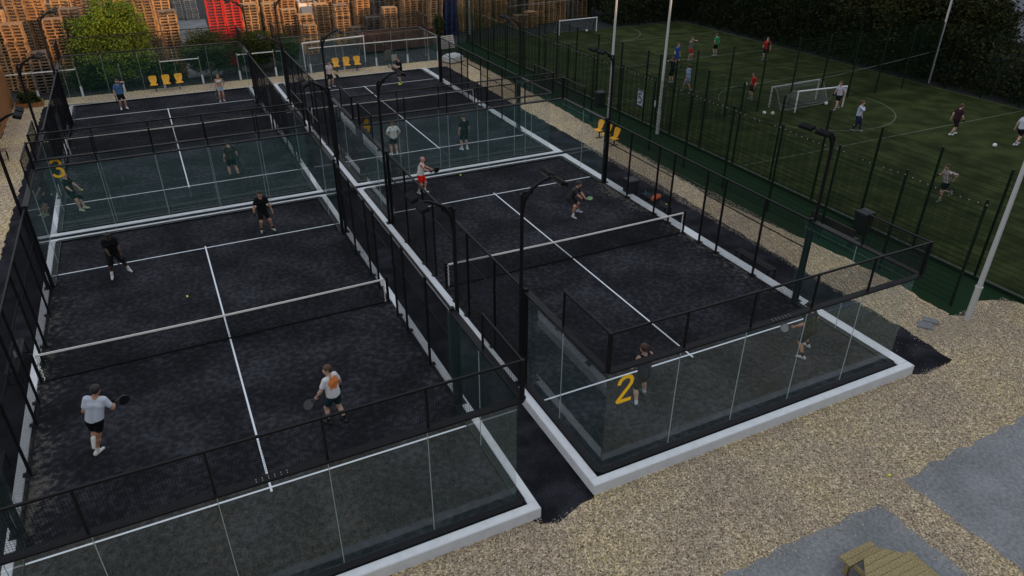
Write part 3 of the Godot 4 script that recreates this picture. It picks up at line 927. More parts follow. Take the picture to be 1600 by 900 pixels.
func yard() -> void:
	# x, height of the top, z, kind; found from the stacks' outlines
	var stacks := [[-7.91, 4.21, -37.2, 0], [-6.92, 2.49, -37.0, 3], [-5.67, 4.17, -38.2, 0], [1.41, 4.27, -38.5, 1], [4.78, 5.35, -40.0, 5], [5.98, 5.37, -40.0, 5], [7.2, 4.09, -40.5, 1], [-4.48, 4.52, -39.5, 2], [11.71, 1.98, -41.5, 1],
		[9.27, 3.53, -43.0, 0], [10.62, 3.08, -43.5, 0], [11.9, 2.65, -43.0, 1], [15.13, 2.94, -44.0, 1], [17.49, 1.94, -43.0, 6], [19.2, 2.66, -43.5, 1], [21.41, 3.58, -45.0, 0], [22.65, 3.41, -45.0, 0], [23.5, 3.27, -44.0, 1], [24.95, 3.40, -44.0, 7], [14.0, 2.87, -46.5, 1], [17.41, 2.95, -46.0, 0], [16.30, 1.18, -43.5, 3],
		[34.7, 2.58, -45.6, 0], [35.95, 2.6, -45.7, 1], [37.41, 2.34, -46.0, 0], [27.07, 3.05, -45.0, 1], [29.19, 2.70, -46.0, 1], [31.35, 2.57, -47.0, 0], [39.2, 2.23, -46.6, 3], [40.4, 2.1, -46.8, 2], [-7.82, 5.50, -41.0, 2], [-6.6, 5.13, -41.5, 0], [32.12, 0.97, -44.0, 2], [33.3, 1.1, -44.2, 0],
		[-8.95, 4.76, -38.6, 1], [-3.2, 4.85, -42.0, 3], [-5.3, 4.82, -44.0, 1], [-4.0, 5.27, -46.0, 0], [0.1, 4.55, -43.0, 2], [1.4, 4.6, -43.4, 1], [3.1, 2.6, -62.5, 4], [4.5, 2.6, -62.7, 4], [-1.2, 5.04, -44.0, 0], [-2.50, 5.29, -45.0, 0], [8.10, 4.62, -46.0, 1], [6.7, 4.7, -46.2, 1], [11.3, 3.9, -47.0, 0], [9.9, 4.1, -47.3, 1], [29.9, 2.66, -49.0, 2], [33.80, 2.19, -50.0, 3], [25.6, 3.6, -48, 2], [28.2, 3.2, -49, 0]]
	var seen_as := ["orange", "yellowish", "brown", "grey", "whitish", "red", "dark", "blue"]
	var spots := {0: "leftmost tall stack by the boarded fence", 1: "low stack left of the near tall one", 2: "tall stack left of the round tree", 3: "tall stack right of the round tree", 4: "left red stack behind the bushes", 5: "right red stack behind the bushes", 6: "stack right of the red stacks", 7: "stack half hidden by the round tree", 8: "lowest stack right of the bushes", 9: "leaning stack at the right of the bushes", 10: "second stack right of the bushes", 11: "third stack right of the bushes", 12: "stack above the goal frame", 13: "dark low stack right of the goal frame", 14: "broad stack above the red skip", 15: "left of the twin stacks above the red skip", 16: "right of the twin stacks above the red skip", 17: "stack left of the blue one", 18: "blue stack by the thin white pole", 22: "left stack behind the far goal", 23: "second stack behind the far goal", 24: "third stack behind the far goal"}
	var pm := pallet_mesh()
	var mats := [M.pallets[0], M.pallets[1], M.pallets[2], M.pallets[3], M.white_pallet, M.red_pallet, M.dark_pallet, M.blue_pallet]
	var tints := [Color(0.32, 0.17, 0.072), Color(0.37, 0.22, 0.10), Color(0.25, 0.15, 0.075), Color(0.16, 0.12, 0.09), Color(0.4, 0.36, 0.31), Color(0.42, 0.012, 0.01), Color(0.035, 0.034, 0.033), Color(0.012, 0.022, 0.075)]
	var eye := Transform3D(Basis.from_euler(Vector3(-0.521743, -0.457447, 0.003526)), Vector3(-0.3872, 12.5592, 20.5672)).affine_inverse()
	var rest := []
	var cols := []
	var made := 0
	var filler := RandomNumberGenerator.new()
	filler.seed = 17
	for row in [[-50.5, 5.0, 45.0], [-53.5, -12.0, 50.0], [-57.0, -14.0, 52.0]]:
		var fx: float = row[1]
		while fx < row[2]:
			if fx < 2.0 or fx > 5.5:
				stacks.append([fx, filler.randf_range(2.2, 4.6), row[0] + filler.randf_range(-0.8, 0.8), filler.randi_range(0, 3)])
			fx += filler.randf_range(1.25, 1.7)
	var order := ["topmost", "second", "third", "fourth", "fifth", "sixth", "seventh", "eighth", "ninth", "tenth", "eleventh", "twelfth", "thirteenth", "fourteenth", "fifteenth", "sixteenth", "seventeenth", "eighteenth", "nineteenth", "twentieth"]
	for k in stacks.size():
		var s: Array = stacks[k]
		var kind: int = s[3]
		var count := int((s[1] - G) / 0.2)
		var yaw := rng.randf_range(-0.06, 0.06)
		var lean := Vector2(rng.randf_range(-0.005, 0.005), rng.randf_range(-0.003, 0.003))
		var down := 0
		for j in count:
			var i := count - 1 - j
			var at := Vector3(s[0] + lean.x * i + rng.randf_range(-0.025, 0.025), G + 0.2 * i, s[2] + lean.y * i + rng.randf_range(-0.02, 0.02))
			if rng.randf() < 0.06:
				at.x += rng.randf_range(-0.08, 0.08)
			var turn := yaw + rng.randf_range(-0.03, 0.03)
			var e: Vector3 = eye * at
			var v := 0.5 - e.y / -e.z / (2.0 * tan(deg_to_rad(43.496) * 0.5))
			if spots.has(k) and made < 300 and v > 0.0 and at.y > 0.5 and down < order.size():
				made += 1
				var o := put("pallet", pm, mats[kind] if rng.randf() < 0.8 or kind > 3 else mats[(kind + 1) % 3])
				o.position = at
				o.rotation.y = turn
				tag(o, "%s pallet, %s%s in the %s" % [seen_as[kind], order[down], "" if down == 0 else " down", spots[k]], "pallet", "pallets in the " + spots[k])
				down += 1
			else:
				rest.append(Transform3D(Basis(Vector3.UP, turn), at))
				var c: Color = tints[kind] * rng.randf_range(0.75, 1.2)
				cols.append(c)
	var mm := MultiMesh.new()
	mm.transform_format = MultiMesh.TRANSFORM_3D
	mm.use_colors = true
	mm.mesh = pm
	mm.instance_count = rest.size()
	for i in rest.size():
		mm.set_instance_transform(i, rest[i])
		mm.set_instance_color(i, cols[i])
	var o := MultiMeshInstance3D.new()
	o.name = "pallet_stacks"
	o.multimesh = mm
	var wood := mat(Color.WHITE, 0.9)
	wood.vertex_color_use_as_albedo = true
	o.material_override = wood
	add_child(o)
	tag(o, "dense stacks of wooden pallets filling the yard behind the courts", "pallets", "", "stuff")
	# skip, leaning pallet, wrapped goods, van
	var t := thing("skip", "low dark red steel skip behind the far right court", "skip", Vector3(18.6, G, -39.3), 0.06)
	var b := MB.new()
	b.box(Vector3(-3.1, 0.12, -0.04), Vector3(3.1, 1.45, 0.04))
	b.box(Vector3(-3.1, 0.12, -1.9), Vector3(-3.02, 1.45, -0.04))
	b.box(Vector3(3.02, 0.12, -1.9), Vector3(3.1, 1.45, -0.04))
	b.box(Vector3(-3.02, 0.12, -1.9), Vector3(3.02, 1.45, -1.83))
	b.box(Vector3(-3.02, 0.12, -1.83), Vector3(3.02, 0.2, -0.04))
	put("wall", b.mesh(), M.rust, t)
	for i in 22:
		put("rib", boxm(0.07, 1.3, 0.06), M.rust, t).position = Vector3(-2.95 + 0.28 * i, 0.8, 0.07)
	put("rim", boxm(6.3, 0.09, 0.14), M.rust, t).position = Vector3(0, 1.48, 0.0)
	o = null
	var lp := put("pallet", pm, M.white_pallet)
	lp.position = Vector3(22.0, 0.42, -37.3)
	lp.rotation = Vector3(1.25, 0.1, 0)
	tag(lp, "pale pallet leaning upright beside the red skip", "pallet")
	t = thing("wrapped_bundle", "white plastic wrapped bundle on the gravel behind the far right court", "bundle", Vector3(20.95, G, -33.4), 0.3)
	b = MB.new()
	b.bevel(Vector3(-0.65, 0.1, -0.5), Vector3(0.65, 0.62, 0.5), 0.16)
	put("wrapping", b.mesh(), M.white_metal, t)
	put("base_board", boxm(1.35, 0.1, 1.05), M.pallets[2], t).position = Vector3(0, 0.05, 0)
	t = thing("crate", "small broken grey crate standing before the red skip", "crate", Vector3(16.4, G, -36.2), 0.5)
	for i in 5:
		put("slat", boxm(0.12, 0.8, 0.03), M.pallets[3], t).position = Vector3(-0.32 + 0.16 * i, 0.42, 0.3 - 0.02 * i)
	put("side_board", boxm(0.6, 0.45, 0.05), M.white_pallet, t).position = Vector3(0.3, 0.24, 0.62)
	for y in [0.15, 0.7]:
		put("batten", boxm(0.78, 0.09, 0.03), M.pallets[3], t).position = Vector3(0, y, 0.25)
	t = thing("van", "white van parked among the pallet stacks, partly cut by the frame", "van", Vector3(13.6, G, -51.5), 0.1)
	b = MB.new()
	b.bevel(Vector3(-0.95, 0.35, -2.4), Vector3(0.95, 2.6, 1.2), 0.12)
	b.bevel(Vector3(-0.92, 0.35, 1.2), Vector3(0.92, 1.3, 2.3), 0.1)
	put("body", b.mesh(), M.white_metal, t)
	b = MB.new()
	b.quad(Vector3(-0.8, 1.4, 1.96), Vector3(-0.75, 2.3, 1.3), Vector3(0.75, 2.3, 1.3), Vector3(0.8, 1.4, 1.96))
	put("windscreen", b.mesh(), M.lens, t)
	for x in [-0.9, 0.9]:
		for z in [-1.6, 1.6]:
			b = MB.new()
			b.tube([Vector3(x - 0.1, 0.33, z), Vector3(x + 0.1, 0.33, z)], [0.33, 0.33], 14)
			put("wheel", b.mesh(), M.dark_plastic, t)
	# metal shed beyond the trees
	t = thing("shed_building", "low shed with a grey corrugated roof beyond the dark trees", "building", Vector3(57, G, -30))
	b = MB.new()
	b.box(Vector3(0.3, 0, -30), Vector3(19.7, 2.1, 30))
	put("wall", b.mesh(), M.roof, t)
	b = MB.new()
	for i in 167:
		var z := -30.0 + 0.36 * i
		for sd in [[0.0, 10.0], [20.0, 10.0]]:
			var a := Vector3(sd[0], 2.2, z)
			var c := Vector3(sd[1], 4.6, z)
			var up := Vector3(0, 0.1, 0)
			b.quad(a, a + up + Vector3(0, 0, 0.06), c + up + Vector3(0, 0, 0.06), c)
			b.quad(a + up + Vector3(0, 0, 0.06), a + up + Vector3(0, 0, 0.14), c + up + Vector3(0, 0, 0.14), c + up + Vector3(0, 0, 0.06))
			b.quad(a + up + Vector3(0, 0, 0.14), a + Vector3(0, 0, 0.2), c + Vector3(0, 0, 0.2), c + up + Vector3(0, 0, 0.14))
			b.quad(a + Vector3(0, 0, 0.2), a + Vector3(0, 0, 0.36), c + Vector3(0, 0, 0.36), c + Vector3(0, 0, 0.2))
	var rf := put("roof", b.mesh(), M.roof, t)
	put("ridge_cap", boxm(0.5, 0.06, 60), M.galvanised, rf).position = Vector3(10, 4.68, 0)

func crown(seed_: int, size: Vector3, clumps: int, per: int, leaf: float, dark: Color, light: Color, droop := 0.0) -> ArrayMesh:
	var r := RandomNumberGenerator.new()
	r.seed = seed_
	var f := noise(0.5, 3, FastNoiseLite.TYPE_SIMPLEX_SMOOTH, seed_)
	var b := MB.new()
	b.coloured = true
	for i in clumps:
		var d := Vector3(r.randfn(), r.randfn(), r.randfn()).normalized()
		var k := pow(r.randf(), 0.38) * (0.82 + 0.42 * f.get_noise_3d(d.x * 3.0, d.y * 3.0, d.z * 3.0))
		var o := d * k * size
		if o.y < -size.y * 0.85:
			continue
		var rad := r.randf_range(0.10, 0.2) * minf(size.x, size.y)
		var hue := r.randf()
		for j in per:
			var q := o + Vector3(r.randfn(), r.randfn() * 0.8 - droop * r.randf() * 2.0, r.randfn()) * rad * 0.6
			var dir := Vector3(r.randfn(), r.randfn() * 0.6 - droop, r.randfn()).normalized()
			var side := dir.cross(Vector3(r.randfn(), r.randfn(), r.randfn())).normalized() * leaf * 0.28
			var len := dir * leaf * r.randf_range(0.7, 1.25)
			b.tint = dark.lerp(light, clampf(hue * 0.6 + r.randf() * 0.4, 0, 1))
			b.quad(q, q + len * 0.5 + side, q + len, q + len * 0.5 - side)
	return b.mesh()

func trunk(h: float, r: float, spread: float, seed_: int) -> ArrayMesh:
	var g := RandomNumberGenerator.new()
	g.seed = seed_
	var b := MB.new()
	b.tube([Vector3(0, -0.1, 0), Vector3(0.04, h * 0.3, 0.03), Vector3(-0.03, h * 0.6, 0.05), Vector3(0.02, h, 0)], [r * 1.3, r, r * 0.75, r * 0.3], 9)
	for i in 9:
		var a := TAU * i / 9.0 + g.randf()
		var y := h * g.randf_range(0.25, 0.7)
		var d := Vector3(cos(a), 0, sin(a)) * spread * g.randf_range(0.5, 0.9)
		b.tube([Vector3(0, y, 0), d * 0.5 + Vector3(0, y + h * 0.14, 0), d + Vector3(0, y + h * 0.34, 0)], [r * 0.45, r * 0.3, r * 0.1], 6)
	return b.mesh()

func plants() -> void:
	var lm := mat(Color.WHITE, 0.75)
	lm.vertex_color_use_as_albedo = true
	lm.metallic_specular = 0.25
	lm.backlight_enabled = true
	lm.backlight = Color(0.35, 0.4, 0.2)
	var t := thing("willow_tree", "round yellow green tree before the pallet stacks", "tree", Vector3(-2.3, G, -37.0))
	put("trunk", trunk(3.6, 0.16, 2.0, 3), M.bark, t)
	put("crown", crown(11, Vector3(2.95, 3.1, 2.3), 760, 46, 0.17, Color(0.03, 0.06, 0.008), Color(0.17, 0.24, 0.028), 0.5), lm, t).position = Vector3(0, 2.9, 0)
	for q in [[Vector3(3.4, G, -36.5), Vector3(1.9, 1.75, 1.2), "dark green bush left of the tall cage corner behind the far left court", 21], [Vector3(6.6, G, -36.9), Vector3(1.8, 1.6, 1.2), "dark green bush between the far left and far right courts", 22], [Vector3(9.0, G, -37.6), Vector3(1.2, 1.3, 1.0), "thin dark bush left of the white goal frame", 23], [Vector3(-4.4, G, -36.3), Vector3(1.3, 0.9, 0.8), "low dark shrub under the left of the round tree", 24], [Vector3(0.4, G, -36.2), Vector3(1.5, 0.8, 0.7), "low dark shrub behind the yellow seats", 25], [Vector3(23.4, G, -42.6), Vector3(0.5, 1.1, 0.5), "slim green sapling before the stack left of the blue pallets", 26], [Vector3(-7.75, G, -33.5), Vector3(0.75, 0.5, 0.55), "low leafy plant in the timber planter by the boarded fence", 27]]:
		var s := thing("bush", q[2], "bush", q[0], 0.0, "bushes round the yard")
		put("stem", trunk(q[1].y * 1.1, 0.05, q[1].x * 0.6, q[3]), M.bark, s)
		put("crown", crown(q[3], q[1], int(150 * q[1].x * q[1].y) + 60, 30, 0.14, Color(0.014, 0.024, 0.007), Color(0.055, 0.078, 0.02), 0.15), lm, s).position = Vector3(0, q[1].y * 1.0, 0)
	# dark trees along the far side of the pitches
	var crowns := []
	for i in 3:
		crowns.append(crown(60 + i, Vector3(3.2, 3.6, 3.2), 520, 34, 0.26, Color(0.012, 0.015, 0.006), Color(0.042, 0.046, 0.014), 0.1))
	var tr := trunk(5.0, 0.2, 2.6, 70)
	var kinds := ["dark tall tree", "dark broad tree", "dark ragged tree"]
	var spots := [[51.6, -42.5, 1.1, "behind the far corner of the pitches"], [46, -44.5, 0.8, "beyond the far end of the farther pitch"], [51.8, -37.0, 1.0, "second along the far side of the pitches"], [52.2, -31.8, 1.15, "third along the far side of the pitches"], [51.7, -26.6, 1.05, "behind the red shirted far player"], [52.3, -21.3, 1.1, "left of the far white pole"], [51.6, -16.2, 1.0, "just left behind the far white pole"], [52.2, -12.6, 0.95, "right behind the far white pole"], [52.0, -7.2, 0.42, "in front of the corrugated roof"], [52.4, -2.0, 0.4, "at the right edge of the pitches"], [52.0, 4.0, 0.4, "beyond the right edge of the pitches"], [42.0, -47.5, 0.9, "beside the last pallet stacks"], [56.5, -36, 1.3, "deep behind the far corner"], [57.5, -27, 1.25, "deep behind the far side"]]
	for i in spots.size():
		var q: Array = spots[i]
		var s := thing("tree", kinds[i % 3] + " " + q[3], "tree", Vector3(q[0], G, q[1]), 1.3 * i, "dark trees beyond the pitches")
		put("trunk", tr, M.bark, s).scale = Vector3.ONE * q[2]
		var c := put("crown", crowns[i % 3], lm, s)
		c.position = Vector3(0, 3.7 * q[2], 0)
		c.scale = Vector3(1.0, 1.05, 1.0) * q[2]
	# undergrowth closing the gaps between the trunks
	var under := MB.new()
	under.coloured = true
	var r := RandomNumberGenerator.new()
	r.seed = 81
	for i in 26000:
		var along := r.randf() * 62.0
		var p := Vector3(49.3 + r.randf() * 3.4, G + pow(r.randf(), 1.3) * 3.2, -47.0 + along)
		if i % 5 == 0:
			p = Vector3(41.0 + r.randf() * 10.0, p.y, -41.2 - r.randf() * 3.0)
		var dir := Vector3(r.randfn(), r.randfn(), r.randfn()).normalized() * 0.3
		var side := dir.cross(Vector3(r.randfn(), r.randfn(), r.randfn())).normalized() * 0.11
		under.tint = Color(0.012, 0.015, 0.006).lerp(Color(0.042, 0.046, 0.014), r.randf())
		under.quad(p, p + dir * 0.5 + side, p + dir, p + dir * 0.5 - side)
	var u := put("undergrowth", under.mesh(), lm)
	tag(u, "dark undergrowth filling the gaps below the trees beyond the pitches", "undergrowth", "", "stuff")

func small_things() -> void:
	# balls
	var bm := MB.new()
	bm.ball(Vector3.ZERO, Vector3.ONE * 0.036, 12, 8)
	var ball := bm.mesh()
	for q in [[Vector3(-0.93, 0.75, -1.92), "yellow ball in the air above the net of the near left court"], [Vector3(10.75, 1.1, -7.2), "pale yellow ball in the air beside the player in orange shorts"], [Vector3(13.76, G + 0.04, 12.9), "yellow ball lying on the gravel near the concrete pads"], [Vector3(18.3, 0.19, -2.35), "pale ball lying on the bench beside the orange bag"], [Vector3(-4.4, 0.036, -15.5), "yellow ball lying on the floor of the number three court"]]:
		var o := put("padel_ball", ball, M.ball)
		o.position = q[0]
		tag(o, q[1], "ball", "padel balls")
	bm = MB.new()
	bm.ball(Vector3.ZERO, Vector3.ONE * 0.11, 14, 9)
	var fb := bm.mesh()
	for q in [[Vector3(34.0, 0.75, -15.1), "white football in the air left of the red shirted near player"], [Vector3(36.9, G + 0.11, -39.6), "white football lying in the far goal"], [Vector3(38.0, G + 0.11, -11.9), "white football lying in the bright crossbar goal"], [Vector3(33.3, G + 0.11, -11.7), "white football lying left of the paired goals"], [Vector3(39.9, G + 0.11, -1.9), "white football lying near the player at the right edge"], [Vector3(32.9, G + 0.11, -12.0), "white football at the foot of the divider fence post"]]:
		var o := put("football", fb, M.white_ball)
		o.position = q[0]
		tag(o, q[1], "football", "white footballs")
	# orange bag on the bench
	var bag := thing("sports_bag", "orange sports bag lying on the black bench", "bag", Vector3(18.25, 0.15, -3.05), 0.4)
	var arrs := net([[Vector3(-0.2, 0.1, 0), Vector3(0.2, 0.1, 0.02), 0.11, 0.1], [Vector3(-0.1, 0.14, 0.02), Vector3(0.14, 0.16, 0), 0.1, 0.08], [Vector3(0.2, 0.08, 0), Vector3(0.26, 0.1, 0.05), 0.06, 0.05]], 0.02, 0.05)
	var b := MB.new()
	b.add(arrs, Transform3D.IDENTITY)
	put("body", b.mesh(), mat(L(0.55, 0.11, 0.03), 0.8), bag)
	b = MB.new()
	b.tube([Vector3(-0.15, 0.2, 0.05), Vector3(-0.08, 0.29, 0.06), Vector3(0.08, 0.3, 0.06), Vector3(0.15, 0.2, 0.05)], [0.012, 0.012, 0.012, 0.012], 6)
	put("handle", b.mesh(), M.dark_plastic, bag)
	# bottles
	b = MB.new()
	b.tube([Vector3(0, 0, 0), Vector3(0, 0.17, 0), Vector3(0, 0.2, 0), Vector3(0, 0.23, 0)], [0.035, 0.035, 0.015, 0.015], 10)
	var bottle := b.mesh()
	for q in [[Vector3(-5.85, 0.15, -1.0), L(0.05, 0.2, 0.32), "blue drinking bottle on the bench left of the near left court"], [Vector3(-5.8, 0.15, -1.5), L(0.4, 0.42, 0.42), "pale drinking bottle on the bench left of the near left court"], [Vector3(18.15, 0.15, -3.7), L(0.03, 0.17, 0.28), "blue drinking bottle on the bench with the orange bag"]]:
		var o := put("bottle", bottle, mat(q[1], 0.3))
		o.position = q[0]
		tag(o, q[2], "bottle", "drinking bottles")
	# planter by the boarded fence
	var pl := thing("planter", "low timber planter box by the boarded fence", "planter", Vector3(-7.75, G, -33.5))
	for s in [-1, 1]:
		for y in [0.07, 0.21]:
			put("plank", boxm(1.5, 0.13, 0.03), M.fence_wood, pl).position = Vector3(0, y, s * 0.45)
			put("plank", boxm(0.03, 0.13, 0.87), M.fence_wood, pl).position = Vector3(s * 0.735, y, 0)
	# small brown slatted table on the left gravel
	var tb := thing("side_table", "small brown slatted side table on the gravel at the left edge", "table", Vector3(-8.2, G, -22.7), 0.1)
	for i in 5:
		put("slat", boxm(0.09, 0.025, 0.55), mat(L(0.12, 0.05, 0.03), 0.7), tb).position = Vector3(-0.22 + 0.11 * i, 0.52, 0)
	for x in [-0.22, 0.22]:
		for z in [-0.22, 0.22]:
			put("leg", boxm(0.04, 0.51, 0.04), M.steel, tb).position = Vector3(x, 0.255, z)
	# broken paving slab
	var sl := thing("broken_slab", "broken grey paving slab lying on the gravel by the right corner", "slab", Vector3(20.75, G, 8.6), 0.4)
	for q in [[Vector3(-0.2, 0.03, 0), 0.05], [Vector3(0.22, 0.045, 0.06), -0.12]]:
		var e := MB.new()
		e.prism(ragged([Vector2(-0.22, -0.2), Vector2(0.2, -0.24), Vector2(0.24, 0.16), Vector2(-0.1, 0.26)], 0.1, 0.05, noise(0.3)), -0.03, 0.03)
		var o := put("fragment", e.mesh(), M.concrete, sl)
		o.position = q[0]
		o.rotation.z = q[1]
	picnic_table()
	stones()
	# dark dugout bench behind the floodlight of the number two court
	var bd := thing("pitch_bench", "long low dark bench beside the kerb of the nearer football pitch", "bench", Vector3(22.9, G, 2.6), PI / 2)
	put("seat", boxm(2.2, 0.05, 0.35), M.dark_plastic, bd).position = Vector3(0, 0.45, 0)
	put("backrest", boxm(2.2, 0.3, 0.04), M.dark_plastic, bd).position = Vector3(0, 0.75, -0.18)
	for x in [-0.9, 0.9]:
		put("leg", boxm(0.06, 0.44, 0.3), M.dark_plastic, bd).position = Vector3(x, 0.22, 0)

func picnic_table() -> void:
	# eight-sided table of planks with separate seats
	var t := thing("picnic_table", "eight sided wooden picnic table with attached seats on the concrete pad", "picnic table", Vector3(10.8, G + 0.008, 15.34), 0.0)
	var rad := 0.68
	var oct := PackedVector2Array()
	for i in 8:
		oct.append(Vector2(cos(TAU * (i + 0.5) / 8), sin(TAU * (i + 0.5) / 8)) * rad)
	for i in 10:
		var x := -0.75 + 0.15 * i
		for poly in Geometry2D.intersect_polygons(oct, PackedVector2Array([Vector2(-1, x + 0.004), Vector2(1, x + 0.004), Vector2(1, x + 0.146), Vector2(-1, x + 0.146)])):
			var b := MB.new()
			b.prism(poly, 0.70, 0.74)
			put("tabletop_plank", b.mesh(), M.table_wood, t)
	for i in 4:
		var a := TAU * i / 4.0
		var e := Node3D.new()
		e.name = numbered("seat", t)
		t.add_child(e, true)
		e.rotation.y = a
		for k in 2:
			put("seat_plank", boxm(0.92, 0.04, 0.14), M.table_wood, e).position = Vector3(0, 0.44, 0.79 + 0.147 * k)
		for s in [-0.3, 0.3]:
			put("seat_leg", boxm(0.09, 0.42, 0.09), M.table_wood, e).position = Vector3(s, 0.21, 0.85)
			put("bearer", boxm(0.05, 0.09, 0.9), M.table_wood, e).position = Vector3(s, 0.375, 0.52)
	for s in [-1, 1]:
		for k in [-1, 1]:
			put("leg", boxm(0.09, 0.69, 0.09), M.table_wood, t).position = Vector3(s * 0.34, 0.345, k * 0.34)

func stones() -> void:
	# loose chippings over the front gravel and spilled along its edges
	var b := MB.new()
	var p := [Vector3(0, 1, 0), Vector3(1, 0.1, 0.2), Vector3(0.2, 0, 1), Vector3(-0.9, 0.2, 0.3), Vector3(-0.2, -0.1, -1), Vector3(0.1, -0.8, 0)]
	for i in 4:
		b.tri(p[0], p[1 + i], p[1 + (i + 1) % 4])
		b.tri(p[5], p[1 + (i + 1) % 4], p[1 + i])
	var mm := MultiMesh.new()
	mm.transform_format = MultiMesh.TRANSFORM_3D
	mm.use_colors = true
	mm.mesh = b.mesh()
	var r := RandomNumberGenerator.new()
	r.seed = 91
	var xf := []
	var edge := noise(0.12, 3, FastNoiseLite.TYPE_SIMPLEX_SMOOTH, 40)
	while xf.size() < 90000:
		var q := Vector2(r.randf_range(2.0, 24.7), r.randf_range(8.6, 16.5))
		if r.randf() < 0.16:
			q = Vector2(r.randf_range(19.7, 21.9), r.randf_range(-12.0, 9.5))
		elif r.randf() < 0.012:
			q = Vector2(r.randf_range(17.95, 20.2), r.randf_range(3.0, 10.4))
			if r.randf() < 0.8: continue
		var n := 0.14 * edge.get_noise_2d(q.x * 10.0, q.y * 10.0) + r.randfn() * 0.07
		var inside := (q.x < 5.43 or (q.x > 6.88 and q.x < 17.93)) and q.y < 10.32
		var path := q.x > 5.4 and q.x < 6.95 and q.y < 10.5 + n
		var side := q.x > 17.9 and q.x < 19.75 + n and q.y < 10.4 + n and r.randf() > 0.006
		var in_a := minf(12.8 - q.x, q.y - 13.42)
		var in_b := minf(q.x - 13.9, q.y - 13.05 + (q.x - 14.0) * 0.03)
		var pad_a := in_a > 0.0 and r.randf() > exp(-in_a / 0.13) + 0.003
		var pad_b := in_b > 0.0 and r.randf() > exp(-in_b / 0.13) + 0.003
		var strip := q.x > 21.9 + n and q.y < 8.6 + n
		if inside or path or side or pad_a or pad_b or strip:
			continue
		var s := r.randf_range(0.008, 0.019) * (1.5 if r.randf() < 0.05 else 1.0)
		var bs := Basis.from_euler(Vector3(r.randf() * 6, r.randf() * 6, r.randf() * 6)).scaled(Vector3(s, s * 0.8, s))
		xf.append(Transform3D(bs, Vector3(q.x, G + s * 0.4 + 0.004, q.y)))
	mm.instance_count = xf.size()
	for i in xf.size():
		mm.set_instance_transform(i, xf[i])
		var k := r.randf()
		var c := Color(0.24, 0.185, 0.125).lerp(Color(0.62, 0.52, 0.39), k * k)
		mm.set_instance_color(i, c.lerp(Color(0.3, 0.3, 0.3), 0.35 * r.randf()))
	var o := MultiMeshInstance3D.new()
	o.name = "loose_gravel"
	o.multimesh = mm
	o.material_override = M.stone
	add_child(o)
	tag(o, "loose buff gravel chippings in front of and beside the courts", "gravel", "", "stuff")

